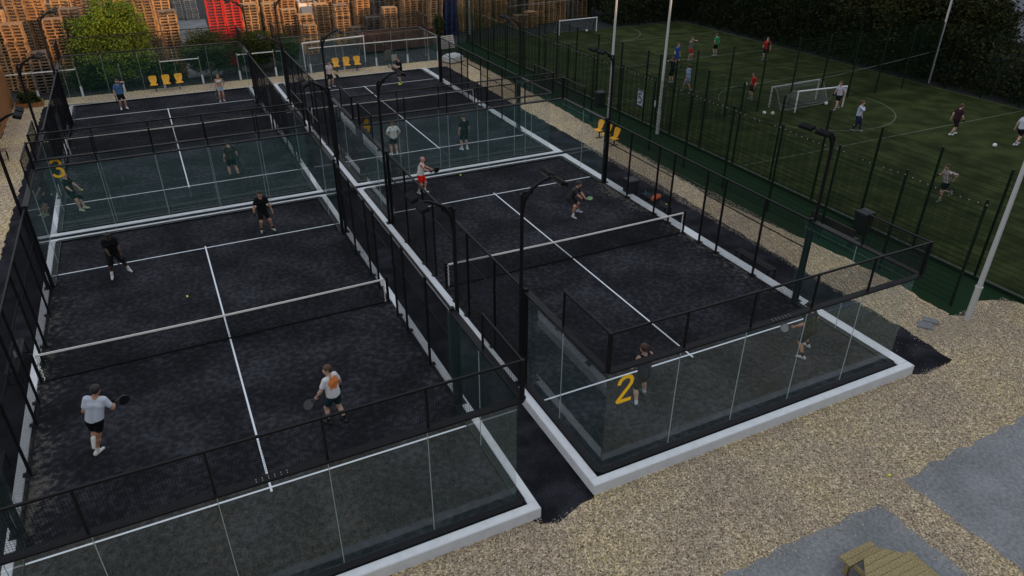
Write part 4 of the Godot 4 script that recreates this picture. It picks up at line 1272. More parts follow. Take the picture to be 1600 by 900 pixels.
func net(bones: Array, cell: float, k: float, cuts: Array = []) -> Array:
	# one smooth surface round tapered bones [from, to, radius, radius]; cuts are planes [normal, distance]
	var lo := Vector3.INF
	var hi := -Vector3.INF
	for b in bones:
		var r: float = maxf(b[2], b[3])
		lo = lo.min((b[0] as Vector3).min(b[1]) - Vector3.ONE * r)
		hi = hi.max((b[0] as Vector3).max(b[1]) + Vector3.ONE * r)
	lo -= Vector3.ONE * cell * 3.0
	hi += Vector3.ONE * cell * 3.0
	var nx := int((hi.x - lo.x) / cell) + 2
	var ny := int((hi.y - lo.y) / cell) + 2
	var nz := int((hi.z - lo.z) / cell) + 2
	var sy := nx
	var sz := nx * ny
	var f := PackedFloat32Array()
	f.resize(nx * ny * nz)
	f.fill(1.0)
	var mark := PackedByteArray()
	mark.resize(f.size())
	var near := PackedInt32Array()
	for b in bones:
		var a: Vector3 = b[0]
		var ab: Vector3 = b[1] - a
		var ra: float = b[2]
		var rb: float = b[3]
		var l2 := maxf(ab.length_squared(), 1e-9)
		var m := maxf(ra, rb) + k * 0.5 + 2.0 * cell
		var p0 := (a.min(b[1]) - Vector3.ONE * m - lo) / cell
		var p1 := (a.max(b[1]) + Vector3.ONE * m - lo) / cell
		for z in range(maxi(1, int(p0.z)), mini(nz - 2, int(p1.z) + 1) + 1):
			for y in range(maxi(1, int(p0.y)), mini(ny - 2, int(p1.y) + 1) + 1):
				var i := z * sz + y * sy
				for x in range(maxi(1, int(p0.x)), mini(nx - 2, int(p1.x) + 1) + 1):
					var p := lo + Vector3(x, y, z) * cell - a
					var t := clampf(p.dot(ab) / l2, 0.0, 1.0)
					var d := (p - ab * t).length() - ra - (rb - ra) * t
					var o := f[i + x]
					var h := k - absf(o - d)
					var e := minf(o, d)
					if h > 0.0:
						e -= h * h / (4.0 * k)
					if e < o:
						f[i + x] = e
						if mark[i + x] == 0 and e < 2.0 * cell and e > -3.0 * cell:
							mark[i + x] = 1
							near.append(i + x)
	if cuts:
		near = PackedInt32Array()
		for z in nz:
			for y in ny:
				for x in nx:
					var i := z * sz + y * sy + x
					var v := f[i]
					if v < 2.0 * cell:
						var p := lo + Vector3(x, y, z) * cell
						for c in cuts:
							v = maxf(v, c[0].dot(p) - c[1])
						f[i] = v
						if absf(v) < 2.5 * cell:
							near.append(i)
	var vid := {}
	var vs := PackedVector3Array()
	var ns := PackedVector3Array()
	var off := [0, 1, sy, sy + 1, sz, sz + 1, sz + sy, sz + sy + 1]
	var edges := [[0, 1], [2, 3], [4, 5], [6, 7], [0, 2], [1, 3], [4, 6], [5, 7], [0, 4], [1, 5], [2, 6], [3, 7]]
	for i in near:
		var g := [f[i], f[i + 1], f[i + sy], f[i + sy + 1], f[i + sz], f[i + sz + 1], f[i + sz + sy], f[i + sz + sy + 1]]
		var inside := 0
		for q in g:
			if q < 0.0: inside += 1
		if inside == 0 or inside == 8:
			continue
		var s := Vector3.ZERO
		var n := 0
		for e in edges:
			var u: float = g[e[0]]
			var w: float = g[e[1]]
			if (u < 0.0) != (w < 0.0):
				var t := u / (u - w)
				var a := Vector3(e[0] & 1, (e[0] >> 1) & 1, e[0] >> 2)
				var c := Vector3(e[1] & 1, (e[1] >> 1) & 1, e[1] >> 2)
				s += a.lerp(c, t)
				n += 1
		var at := Vector3(i % sy, (i / sy) % ny, i / sz)
		vid[i] = vs.size()
		vs.append(lo + (at + s / n) * cell)
		ns.append(Vector3(g[1] + g[3] + g[5] + g[7] - g[0] - g[2] - g[4] - g[6], g[2] + g[3] + g[6] + g[7] - g[0] - g[1] - g[4] - g[5], g[4] + g[5] + g[6] + g[7] - g[0] - g[1] - g[2] - g[3]).normalized())
	var ids := PackedInt32Array()
	for i in vid:
		for ax in [[1, sy, sz], [sy, sz, 1], [sz, 1, sy]]:
			var u := f[i]
			var w := f[i + ax[0]]
			if (u < 0.0) == (w < 0.0):
				continue
			var q := [i, i - ax[1], i - ax[1] - ax[2], i - ax[2]]
			if not (vid.has(q[1]) and vid.has(q[2]) and vid.has(q[3])):
				continue
			var d := [vid[q[0]], vid[q[1]], vid[q[2]], vid[q[3]]]
			if u < 0.0:
				d.reverse()
			ids.append_array(PackedInt32Array([d[0], d[1], d[2], d[0], d[2], d[3]]))
	return [vs, ns, ids]

var head_shape := []
var hand_open := []
var hand_grip := []
var hair_shapes := {}
var mats := {}

func paint(key: String, c: Color, rough := 0.85) -> StandardMaterial3D:
	if not mats.has(key):
		mats[key] = mat(c, rough)
		if key.begins_with("cloth"):
			mats[key].metallic_specular = 0.25
		if key.begins_with("skin"):
			mats[key].vertex_color_use_as_albedo = true
			mats[key].subsurf_scatter_enabled = true
			mats[key].subsurf_scatter_strength = 0.1
	return mats[key]

func figure_parts() -> void:
	# head about the base of the skull, face towards +z
	var hb := [[Vector3(0, 0.13, -0.02), Vector3(0, 0.125, 0.0), 0.092, 0.09], [Vector3(0, 0.09, 0.03), Vector3(0, 0.03, 0.045), 0.072, 0.052], [Vector3(-0.03, 0.02, 0.035), Vector3(0.03, 0.02, 0.035), 0.038, 0.038], [Vector3(0, 0.10, 0.092), Vector3(0, 0.075, 0.108), 0.010, 0.015]]
	for s in [-1, 1]:
		hb.append([Vector3(s * 0.088, 0.11, -0.012), Vector3(s * 0.088, 0.075, -0.006), 0.015, 0.011])
		hb.append([Vector3(s * 0.045, 0.085, 0.06), Vector3(s * 0.03, 0.05, 0.065), 0.03, 0.025])
	head_shape = net(hb, 0.008, 0.022)
	var cols := PackedColorArray()
	for v in head_shape[0]:
		var c := Color.WHITE
		if v.z > 0.05:
			for s in [-1, 1]:
				if Vector2((v.x - s * 0.033) / 1.5, v.y - 0.107).length() < 0.0085: c = Color(0.12, 0.1, 0.1)
				if Vector2((v.x - s * 0.034) / 2.6, v.y - 0.127).length() < 0.007: c = Color(0.3, 0.25, 0.22)
			if Vector2(v.x / 2.6, v.y - 0.043).length() < 0.008: c = Color(0.75, 0.45, 0.45)
		cols.append(c)
	head_shape.append(cols)
	var cap := [[Vector3(0, 0.14, -0.025), Vector3(0, 0.14, -0.005), 0.102, 0.098], [Vector3(0, 0.09, -0.045), Vector3(0, 0.06, -0.05), 0.082, 0.07]]
	hair_shapes.short = net(cap, 0.009, 0.02, [[Vector3(0, -0.62, 0.78), -0.030], [Vector3(0, -1, 0), -0.045]])
	hair_shapes.bald = []
	var tail := cap.duplicate()
	tail.append([Vector3(0, 0.14, -0.11), Vector3(0, 0.02, -0.15), 0.035, 0.03])
	tail.append([Vector3(0, 0.02, -0.15), Vector3(0, -0.1, -0.13), 0.03, 0.015])
	hair_shapes.tail = net(tail, 0.009, 0.02, [[Vector3(0, -0.62, 0.78), -0.030]])
	var hat := [[Vector3(0, 0.15, -0.02), Vector3(0, 0.15, 0.0), 0.105, 0.103], [Vector3(-0.04, 0.135, 0.11), Vector3(0.04, 0.135, 0.11), 0.035, 0.035]]
	hair_shapes.cap = net(hat, 0.009, 0.02, [[Vector3(0, -1, 0), -0.122]])
	# hands hanging along -y from the wrist, palm towards +z
	for grip in 2:
		var b := [[Vector3(-0.022, -0.02, 0), Vector3(-0.026, -0.085, 0), 0.017, 0.014], [Vector3(0, -0.015, 0), Vector3(0, -0.09, 0), 0.018, 0.014], [Vector3(0.022, -0.02, 0), Vector3(0.026, -0.082, 0), 0.017, 0.013], [Vector3(0, 0.02, 0), Vector3(0, -0.02, 0), 0.025, 0.025]]
		for i in 4:
			var x := -0.03 + 0.02 * i
			var l: float = [0.034, 0.040, 0.037, 0.029][i]
			var p := Vector3(x, -0.085, 0)
			var a := 0.25 if grip == 0 else 0.9
			var bend := a
			for j in 3:
				var q: Vector3 = p + Vector3(x * 0.08, -cos(bend), sin(bend)) * l * [1.0, 0.7, 0.55][j]
				b.append([p, q, 0.0092 - 0.0006 * j, 0.0088 - 0.001 * j])
				p = q
				bend += a
		var t := Vector3(-0.03, -0.03, 0.006)
		var t2 := t + (Vector3(-0.035, -0.03, 0.012) if grip == 0 else Vector3(-0.018, -0.03, 0.03))
		var t3 := t2 + (Vector3(-0.008, -0.03, 0.008) if grip == 0 else Vector3(0.022, -0.012, 0.018))
		b.append([t, t2, 0.014, 0.011])
		b.append([t2, t3, 0.011, 0.009])
		var shape := net(b, 0.006, 0.008)
		if grip == 0: hand_open = shape
		else: hand_grip = shape

func joint(a: Vector3, b: Vector3, l1: float, l2: float, hint: Vector3) -> Vector3:
	var d := b - a
	var l := clampf(d.length(), 0.01, l1 + l2 - 0.002)
	var x := (l1 * l1 - l2 * l2 + l * l) / (2.0 * l)
	var y := sqrt(maxf(0.0, l1 * l1 - x * x))
	var n := d.normalized()
	var s := (hint - n * hint.dot(n)).normalized()
	return a + n * x + s * y

func frame_of(down: Vector3, forward: Vector3) -> Basis:
	var y := -down.normalized()
	var x := y.cross(forward).normalized()
	return Basis(x, y, x.cross(y))

func person(label: String, at: Vector3, deg: float, tall: float, pose: Dictionary, look: Dictionary) -> Node3D:
	var t := thing("person", label, "person", at, deg_to_rad(deg), look.get("group", "padel players"))
	var k := tall / 1.75
	t.scale = Vector3.ONE * k
	var cell: float = look.get("cell", 0.024)
	var P: Vector3 = pose.get("pelvis", Vector3(0, 0.93, 0))
	var lean: Vector3 = pose.get("lean", Vector3(0, 0, 0.05))
	var up := Vector3(lean.x, 1, lean.z).normalized()
	var tw: float = pose.get("twist", 0.0)
	var side := Vector3(cos(tw), 0, -sin(tw))
	side = (side - up * side.dot(up)).normalized()
	var hip_side := Vector3(1, 0, 0)
	var fw := side.cross(up)
	var w: float = look.get("wide", 1.0)
	var C := P + up * 0.36
	var N := P + up * 0.54 + fw * 0.005
	var S := [P + up * 0.485 + side * 0.175, P + up * 0.485 - side * 0.175]
	var H := [P + hip_side * 0.085 - up * 0.03, P - hip_side * 0.085 - up * 0.03]
	var feet := [pose.get("fl", Vector3(0.12, 0.085, 0.02)), pose.get("fr", Vector3(-0.12, 0.085, -0.02))]
	var hands := [pose.get("hl", Vector3(0.30, 0.84, 0.08)), pose.get("hr", Vector3(-0.30, 0.84, 0.08))]
	var toes := [pose.get("tl", Vector3(0.25, 0, 1)), pose.get("tr", Vector3(-0.25, 0, 1))]
	var body := []
	var shirt := []
	var shorts := []
	var socks := []
	var shoes := []
	for s in [-1, 1]:
		body.append([P + hip_side * s * 0.07, C + side * s * 0.075, 0.095 * w, 0.098 * w])
		body.append([C + side * s * 0.075, P + up * 0.47 + side * s * 0.10, 0.098 * w, 0.06])
		shirt.append([P - up * 0.03 + hip_side * s * 0.075, C + side * s * 0.08, 0.118 * w, 0.112 * w])
		shirt.append([C + side * s * 0.08, P + up * 0.47 + side * s * 0.11, 0.112 * w, 0.07])
		shorts.append([P + hip_side * s * 0.07 + up * 0.03, P + hip_side * s * 0.075 - up * 0.06, 0.108 * w, 0.11 * w])
	body.append([S[0], S[1], 0.062, 0.062])
	shirt.append([S[0].lerp(S[1], 0.1), S[1].lerp(S[0], 0.1), 0.068, 0.068])
	body.append([N - up * 0.03, N + up * 0.08 + fw * 0.015, 0.056, 0.052])
	var hand_xf := []
	for i in 2:
		var s := 1 if i == 0 else -1
		var hint: Vector3 = pose.get("el" if i == 0 else "er", Vector3(s * 0.5, -0.3, -1))
		var reach: Vector3 = hands[i] - S[i]
		if reach.length() > 0.54:
			hands[i] = S[i] + reach.normalized() * 0.54
		var E := joint(S[i], hands[i], 0.29, 0.26, hint)
		body.append([S[i], E, 0.052, 0.040])
		body.append([E, E.lerp(hands[i], 0.35), 0.040, 0.042])
		body.append([E.lerp(hands[i], 0.35), hands[i], 0.042, 0.027])
		if look.get("top", "tee") == "tee":
			shirt.append([S[i], S[i].lerp(E, 0.62), 0.068, 0.070])
		elif look.top == "long":
			shirt.append([S[i], E, 0.066, 0.055])
			shirt.append([E, E.lerp(hands[i], 0.85), 0.055, 0.042])
		hand_xf.append(Transform3D(frame_of(hands[i] - E, Vector3(-s, 0, 0.3) if pose.get("palm", 0) == 0 else fw).scaled_local(Vector3(s, 1, 1)), hands[i]))
		var kh: Vector3 = pose.get("kl" if i == 0 else "kr", Vector3(s * 0.15, 0, 1))
		var F: Vector3 = feet[i]
		var rl: Vector3 = F - H[i]
		if rl.length() > 0.845:
			F = H[i] + rl.normalized() * 0.845
			feet[i] = F
		var K := joint(H[i], F, 0.435, 0.415, kh)
		body.append([H[i], K, 0.088 * w, 0.057])
		body.append([K, K.lerp(F, 0.3) - kh.normalized() * 0.012, 0.056, 0.056])
		body.append([K.lerp(F, 0.3) - kh.normalized() * 0.012, F, 0.056, 0.036])
		var toe: Vector3 = toes[i].normalized()
		body.append([F - toe * 0.03 - Vector3(0, 0.03, 0), F + toe * 0.12 - Vector3(0, 0.05, 0), 0.035, 0.028])
		var cover: float = look.get("short_len", 0.62)
		shorts.append([H[i], H[i].lerp(K, cover), 0.105 * w, 0.098])
		if look.has("trousers"):
			shorts.append([K, F.lerp(K, 0.12), 0.075, 0.058])
			shorts.append([H[i].lerp(K, cover), K, 0.098, 0.075])
		if look.get("sock_len", 0.25) > 0.0:
			socks.append([F + (K - F) * look.get("sock_len", 0.25), F, 0.047, 0.044])
		var dn := Vector3(0, -1, 0) if absf(toe.y) < 0.5 else -toe.cross(Vector3.RIGHT)
		shoes.append([F - toe * 0.055 + dn * 0.038, F + toe * 0.165 + dn * 0.047, 0.046, 0.036])
		shoes.append([F - toe * 0.03 + dn * 0.01, F + toe * 0.06 + dn * 0.03, 0.045, 0.040])
	var skin := MB.new()
	skin.coloured = true
	skin.add(net(body, cell, 0.045), Transform3D.IDENTITY)
	var hd: Vector3 = pose.get("gaze", Vector3(0, 0, 1))
	var hz := (hd.x * side + hd.y * up + hd.z * fw).normalized()
	var hx := up.cross(hz).normalized()
	var head := Transform3D(Basis(hx, hz.cross(hx), hz), N + up * 0.065 + fw * 0.02)
	skin.add(head_shape, head)
	for i in 2:
		skin.add(hand_grip if look.get("grip", 1) == i or look.get("both", false) else hand_open, hand_xf[i])
	var sk: Color = look.get("skin", L(0.38, 0.20, 0.13))
	put("body", skin.mesh(), paint("skin" + str(sk), sk, 0.6), t)
	var style: String = look.get("hair", "short")
	if style != "bald":
		var hm := MB.new()
		hm.add(hair_shapes[style], head)
		var hc: Color = look.get("hair_color", L(0.03, 0.018, 0.012))
		put("cap" if style == "cap" else "hair", hm.mesh(), paint("hair" + str(hc), hc, 0.7), t)
	var shirt_color: Color = look.get("shirt", L(0.5, 0.5, 0.52))
	var sb := MB.new()
	var sa: Array
	if look.get("top", "tee") == "crop":
		sa = net([[C + side * 0.07 + up * 0.0, C - side * 0.07, 0.112, 0.112], [C + side * 0.07 + up * 0.04 + fw * 0.01, C - side * 0.07 + up * 0.04 + fw * 0.01, 0.11, 0.11]], cell * 0.8, 0.03)
	else:
		sa = net(shirt, cell, 0.045, [[-up, -(up.dot(P) - 0.115)]])
	if look.has("print"):
		sb.coloured = true
		var c := PackedColorArray()
		var mid: Vector3 = P + up * look.get("print_y", 0.34) + fw * (-0.12 if look.get("print_back", true) else 0.12)
		var rad: float = look.get("print_r", 0.12)
		for v in sa[0]:
			var q: Vector3 = v - mid
			var d: float = q.length() + 0.03 * sin(v.x * 40.0) * cos(v.y * 33.0)
			var on: bool = d < rad
			if look.get("stripes", false): on = sin(v.x * 75.0) > 0.0
			c.append(look.print if on else Color.WHITE)
		sa.append(c)
	sb.add(sa, Transform3D.IDENTITY)
	var smat := paint("cloth" + str(shirt_color) + str(look.has("print")), shirt_color, 0.9)
	smat.vertex_color_use_as_albedo = look.has("print")
	put("shirt" if look.get("top", "tee") != "tank" else "vest", sb.mesh(), smat, t)
	var shb := MB.new()
	shb.add(net(shorts, cell, 0.04), Transform3D.IDENTITY)
	var sc: Color = look.get("shorts", L(0.012, 0.012, 0.014))
	put("trousers" if look.has("trousers") else "shorts", shb.mesh(), paint("cloth" + str(sc), sc, 0.9), t)
	if socks:
		for i in 2:
			var b := MB.new()
			b.add(net([socks[i]], cell * 0.7, 0.02), Transform3D.IDENTITY)
			var c: Color = look.get("socks", L(0.5, 0.5, 0.5))
			put("sock", b.mesh(), paint("cloth" + str(c), c, 0.9), t)
	for i in 2:
		var b := MB.new()
		b.add(net([shoes[2 * i], shoes[2 * i + 1]], cell * 0.7, 0.02), Transform3D.IDENTITY)
		var c: Color = look.get("shoes", L(0.5, 0.5, 0.5))
		put("shoe", b.mesh(), paint("shoe" + str(c), c, 0.7), t)
	if look.has("racket"):
		var i: int = look.get("grip", 1)
		var dir: Vector3 = pose.get("racket", Vector3(0, -0.6, 0.8)).normalized()
		var xf: Transform3D = t.transform * Transform3D(frame_of(dir, pose.get("racket_face", Vector3(1, 0.2, 0))), hand_xf[i] * Vector3(0, -0.08, 0.02))
		racket(look.racket, xf, look.racket_label)
	return t

var racket_parts := []

func racket(c: Color, xf: Transform3D, label: String) -> void:
	if racket_parts.is_empty():
		var rim := MB.new()
		var face := MB.new()
		var outer := PackedVector2Array()
		for i in 28:
			var a := TAU * i / 28.0
			outer.append(Vector2(cos(a) * 0.125, sin(a) * 0.135 - (0.03 if sin(a) > 0.8 else 0.0)))
		face.prism(outer, -0.016, 0.016)
		for i in 28:
			var p := outer[i]
			var q := outer[(i + 1) % 28]
			rim.bar(Vector3(p.x, 0, p.y) * 1.02, Vector3(q.x, 0, q.y) * 1.02, 0.014, 0.038)
		for s in [-1, 1]:
			rim.bar(Vector3(s * 0.07, 0, 0.11), Vector3(s * 0.012, 0, 0.19), 0.02, 0.034)
		var grip := MB.new()
		grip.tube([Vector3(0, 0, 0.17), Vector3(0, 0, 0.30), Vector3(0, 0, 0.31)], [0.016, 0.016, 0.019], 8)
		racket_parts = [face.mesh(), rim.mesh(), grip.mesh()]
	var t := thing("padel_racket", label, "racket", Vector3.ZERO, 0.0, "padel rackets")
	# handle end in the hand, head further along
	t.transform = Transform3D(xf.basis.orthonormalized() * Basis(Vector3(1, 0, 0), Vector3(0, 0, 1), Vector3(0, 1, 0)), xf.origin - xf.basis.y.normalized() * 0.24)
	put("face", racket_parts[0], paint("racket" + str(c), c, 0.4), t)
	put("frame", racket_parts[1], M.dark_plastic, t)
	put("grip", racket_parts[2], M.dark_plastic, t)

func people() -> void:
	figure_parts()
	var white := L(0.44, 0.46, 0.52)
	var black := L(0.007, 0.007, 0.008)
	var navy := L(0.012, 0.014, 0.03)
	var pale := L(0.42, 0.25, 0.18)
	var tan := L(0.33, 0.16, 0.095)
	var deep := L(0.055, 0.025, 0.016)
	var dark_hair := L(0.012, 0.009, 0.008)
	var brown_hair := L(0.06, 0.025, 0.012)
	var fair_hair := L(0.16, 0.09, 0.045)
	var V := func(x: float, y: float, z: float) -> Vector3: return Vector3(x, y, z)
	# near left court
	person("running player in a white shirt and black shorts at the near left", Vector3(-3.66, 0, 3.85), 172, 1.92,
		{"pelvis": V.call(-0.17, 0.93, 0.02), "lean": V.call(-0.26, 0, 0.12), "fl": V.call(-0.1, 0.56, -0.26), "tl": V.call(0.1, -0.9, -0.3), "fr": V.call(-0.02, 0.085, -0.08), "tr": V.call(-0.6, 0, 0.8), "hl": V.call(-0.05, 1.06, 0.26), "hr": V.call(-0.55, 1.02, 0.32), "el": V.call(0.5, -1, -0.6), "er": V.call(-0.5, -1, -0.6), "gaze": V.call(-0.5, -0.05, 1), "racket": V.call(-0.7, -0.2, 0.4)},
		{"shirt": white, "shorts": black, "skin": tan, "hair_color": dark_hair, "shoes": L(0.55, 0.53, 0.47), "racket": black, "racket_label": "black racket of the running player in the white shirt", "cell": 0.02})
	person("player in a white shirt with an orange print on the back", Vector3(2.0, 0, 5.35), 205, 1.8,
		{"pelvis": V.call(0, 0.92, 0), "lean": V.call(0, 0, 0.12), "twist": 0.15, "fl": V.call(0.17, 0.085, 0.12), "fr": V.call(-0.16, 0.085, -0.12), "hl": V.call(0.34, 0.92, 0.22), "hr": V.call(-0.38, 0.88, 0.2), "gaze": V.call(0.75, 0, 0.6), "racket": V.call(0.7, -0.5, 0.3)},
		{"shirt": L(0.55, 0.53, 0.53), "print": Color(1.0, 0.30, 0.08), "print_r": 0.17, "print_y": 0.36, "shorts": L(0.012, 0.03, 0.038), "skin": pale, "hair_color": brown_hair, "shoes": black, "socks": black, "grip": 0, "racket": black, "racket_label": "black racket of the player with the orange print", "cell": 0.02})
	person("player in black with white socks standing legs apart on the service line", Vector3(-3.05, 0, -6.1), 12, 1.84,
		{"pelvis": V.call(0, 0.86, -0.03), "lean": V.call(0, 0, 0.28), "fl": V.call(0.36, 0.085, 0.0), "fr": V.call(-0.22, 0.085, 0.18), "hl": V.call(0.22, 0.80, 0.24), "hr": V.call(-0.1, 0.72, 0.34), "gaze": V.call(0, -0.25, 1), "racket": V.call(0.5, -0.8, 0.3)},
		{"shirt": black, "shorts": black, "short_len": 0.9, "skin": deep, "hair_color": dark_hair, "shoes": L(0.45, 0.45, 0.46), "socks": L(0.6, 0.6, 0.6), "sock_len": 0.4, "wide": 1.1, "racket": black, "racket_label": "black racket held low by the player with white socks"})
	person("player in black walking by the far glass of the near left court", Vector3(2.35, 0, -7.5), 5, 1.78,
		{"pelvis": V.call(0, 0.91, 0), "lean": V.call(0, 0, 0.08), "fl": V.call(0.28, 0.085, 0.06), "fr": V.call(-0.16, 0.10, 0.02), "hl": V.call(0.36, 0.84, 0.08), "hr": V.call(-0.36, 0.88, 0.16), "gaze": V.call(-0.25, -0.1, 1), "racket": V.call(-0.7, -0.6, 0.2)},
		{"shirt": black, "shorts": black, "skin": tan, "hair_color": dark_hair, "shoes": L(0.28, 0.28, 0.26), "socks": black, "sock_len": 0.2, "racket": black, "racket_label": "black racket of the player walking by the far glass"})
	# court two
	person("player in a dark sleeveless top with white lettering behind the number two", Vector3(9.72, 0, 8.1), 183, 1.86,
		{"pelvis": V.call(0, 0.90, 0), "lean": V.call(0.02, 0, 0.12), "fl": V.call(0.26, 0.085, -0.12), "fr": V.call(-0.22, 0.085, 0.16), "hl": V.call(0.28, 1.08, 0.24), "hr": V.call(-0.30, 1.0, 0.22), "el": V.call(1, -0.3, -0.6), "er": V.call(-1, -0.3, -0.6)},
		{"top": "tank", "shirt": navy, "print": Color(14, 13, 9), "print_r": 0.055, "print_y": 0.42, "shorts": L(0.016, 0.016, 0.018), "short_len": 0.85, "skin": pale, "hair_color": brown_hair, "shoes": L(0.02, 0.04, 0.06), "socks": L(0.5, 0.5, 0.5), "cell": 0.02})
	person("player in a dark olive shirt lunging behind the front glass, right of number two", Vector3(15.55, 0, 8.35), 195, 1.8,
		{"pelvis": V.call(0, 0.82, 0), "lean": V.call(0, 0, 0.25), "fl": V.call(0.38, 0.085, -0.1), "fr": V.call(-0.3, 0.085, 0.12), "hl": V.call(0.34, 0.88, 0.34), "hr": V.call(-0.26, 1.0, 0.3), "racket": V.call(0.8, -0.1, 0.6)},
		{"shirt": L(0.018, 0.019, 0.014), "shorts": black, "short_len": 0.8, "skin": tan, "hair": "cap", "hair_color": dark_hair, "shoes": L(0.35, 0.36, 0.36), "socks": black, "grip": 0, "racket": L(0.2, 0.2, 0.2), "racket_label": "racket of the lunging player behind the front glass"})
	person("player in a white vest and bright red shorts swinging a racket", Vector3(9.38, 0, -8.55), 42, 1.72,
		{"pelvis": V.call(0, 0.92, 0), "lean": V.call(0.05, 0, 0.12), "twist": 0.3, "fl": V.call(0.12, 0.085, 0.1), "fr": V.call(-0.14, 0.085, -0.08), "hl": V.call(0.28, 1.14, 0.36), "hr": V.call(0.12, 1.06, 0.42), "gaze": V.call(0.3, -0.15, 1), "racket": V.call(0.6, 0.15, 0.5), "racket_face": V.call(0.5, 0.2, -0.9)},
		{"top": "tank", "shirt": L(0.62, 0.58, 0.52), "shorts": L(0.62, 0.012, 0.006), "skin": L(0.44, 0.21, 0.15), "hair": "bald", "shoes": L(0.6, 0.6, 0.58), "socks": L(0.6, 0.6, 0.58), "sock_len": 0.35, "wide": 1.08, "racket": black, "racket_label": "black racket swung by the player in red shorts"})
	person("player in a grey shirt crouching ready with a green racket", Vector3(14.3, 0, -3.42), 32, 1.8,
		{"pelvis": V.call(-0.02, 0.80, -0.16), "lean": V.call(0.08, 0, 0.55), "fl": V.call(0.38, 0.085, 0.02), "fr": V.call(-0.22, 0.085, 0.1), "hl": V.call(0.14, 0.80, 0.44), "hr": V.call(0.0, 0.78, 0.42), "gaze": V.call(0.2, 0.25, 1), "racket": V.call(0.7, 0.15, 0.6), "racket_face": V.call(0, 1, 0.3)},
		{"shirt": L(0.035, 0.033, 0.034), "shorts": L(0.02, 0.018, 0.02), "skin": L(0.36, 0.18, 0.12), "hair_color": dark_hair, "shoes": L(0.3, 0.31, 0.36), "socks": L(0.55, 0.55, 0.55), "racket": L(0.10, 0.20, 0.06), "racket_label": "green racket of the crouching player in grey", "both": true})
	# court three
	person("player in a blue shirt shading his eyes on the far left court", Vector3(-2.42, 0, -29.0), 12, 1.8,
		{"fl": V.call(0.17, 0.085, 0.04), "fr": V.call(-0.12, 0.085, 0), "hl": V.call(0.06, 1.62, 0.24), "el": V.call(1, 0.1, 0.2), "hr": V.call(-0.3, 0.82, 0.06), "racket": V.call(0, -1, 0.2)},
		{"shirt": L(0.05, 0.12, 0.24), "print": Color(0.12, 0.1, 0.12), "print_r": 0.0, "shorts": black, "skin": pale, "hair_color": brown_hair, "shoes": L(0.6, 0.6, 0.6), "socks": L(0.55, 0.5, 0.47), "sock_len": 0.1, "racket": black, "racket_label": "black racket hanging from the hand of the player in blue"})
	person("player in a white crop top and pale shorts with a hand on her hip", Vector3(3.2, 0, -28.2), 8, 1.68,
		{"fl": V.call(0.13, 0.085, -0.04), "fr": V.call(-0.13, 0.085, 0.06), "hl": V.call(0.2, 0.98, 0.05), "el": V.call(1, 0, -0.3), "hr": V.call(-0.28, 0.86, 0.12), "racket": V.call(-0.3, -0.8, 0.3)},
		{"top": "crop", "shirt": L(0.55, 0.52, 0.47), "shorts": L(0.28, 0.34, 0.40), "short_len": 0.4, "skin": L(0.45, 0.23, 0.15), "hair": "tail", "hair_color": fair_hair, "shoes": L(0.5, 0.4, 0.38), "sock_len": 0.0, "wide": 0.86, "racket": L(0.5, 0.3, 0.27), "racket_label": "pink racket of the player in the crop top"})
	person("player in a dark green shirt and cap seen from behind on the far left court", Vector3(2.05, 0, -14.25), 195, 1.78,
		{"fl": V.call(0.14, 0.085, 0.06), "fr": V.call(-0.2, 0.085, -0.1), "hr": V.call(-0.36, 0.86, 0.06), "hl": V.call(0.26, 0.86, 0.14), "gaze": V.call(0.4, 0, 1), "racket": V.call(-0.2, -1, 0.1)},
		{"shirt": L(0.03, 0.032, 0.026), "shorts": black, "skin": pale, "hair": "cap", "hair_color": black, "shoes": black, "socks": black, "sock_len": 0.12, "wide": 1.06, "racket": black, "racket_label": "black racket of the player in the dark green shirt"})
	person("player in black leaning by the glass beside the number three", Vector3(-4.45, 0, -13.1), 62, 1.74,
		{"pelvis": V.call(0, 0.90, -0.14), "lean": V.call(0, 0, -0.12), "fl": V.call(0.12, 0.085, 0.2), "fr": V.call(-0.1, 0.085, 0.14), "hl": V.call(0.2, 0.86, 0.2), "hr": V.call(-0.22, 0.84, 0.16), "racket": V.call(0.3, -0.8, 0.5)},
		{"shirt": black, "shorts": black, "skin": L(0.40, 0.26, 0.18), "hair_color": fair_hair, "shoes": L(0.35, 0.4, 0.26), "socks": L(0.35, 0.4, 0.26), "sock_len": 0.1, "racket": black, "racket_label": "black racket of the player leaning by the glass"})
	# court four
	person("player in a pale pink shirt and black shorts on the far right court", Vector3(10.2, 0, -28.7), 25, 1.74,
		{"fl": V.call(0.22, 0.085, 0.02), "fr": V.call(-0.16, 0.085, 0.06), "hl": V.call(0.24, 0.98, 0.24), "hr": V.call(-0.28, 0.92, 0.12), "racket": V.call(0.4, -0.7, 0.5)},
		{"shirt": L(0.55, 0.42, 0.38), "shorts": L(0.012, 0.012, 0.018), "skin": pale, "hair_color": dark_hair, "shoes": L(0.35, 0.33, 0.3), "socks": black, "sock_len": 0.12, "grip": 0, "racket": black, "racket_label": "black racket of the player in the pale pink shirt"})
	person("player in black with neon yellow shoes on the far right court", Vector3(14.75, 0, -27.5), 285, 1.82,
		{"fl": V.call(0.12, 0.085, 0.1), "fr": V.call(-0.14, 0.085, -0.1), "hl": V.call(0.12, 1.16, 0.42), "hr": V.call(-0.1, 1.22, 0.44), "racket": V.call(0, 0.2, 1)},
		{"shirt": black, "shorts": black, "short_len": 0.8, "skin": pale, "hair_color": dark_hair, "shoes": L(0.55, 0.72, 0.05), "socks": black, "sock_len": 0.12, "racket": L(0.3, 0.25, 0.2), "racket_label": "racket raised by the player with neon shoes"})
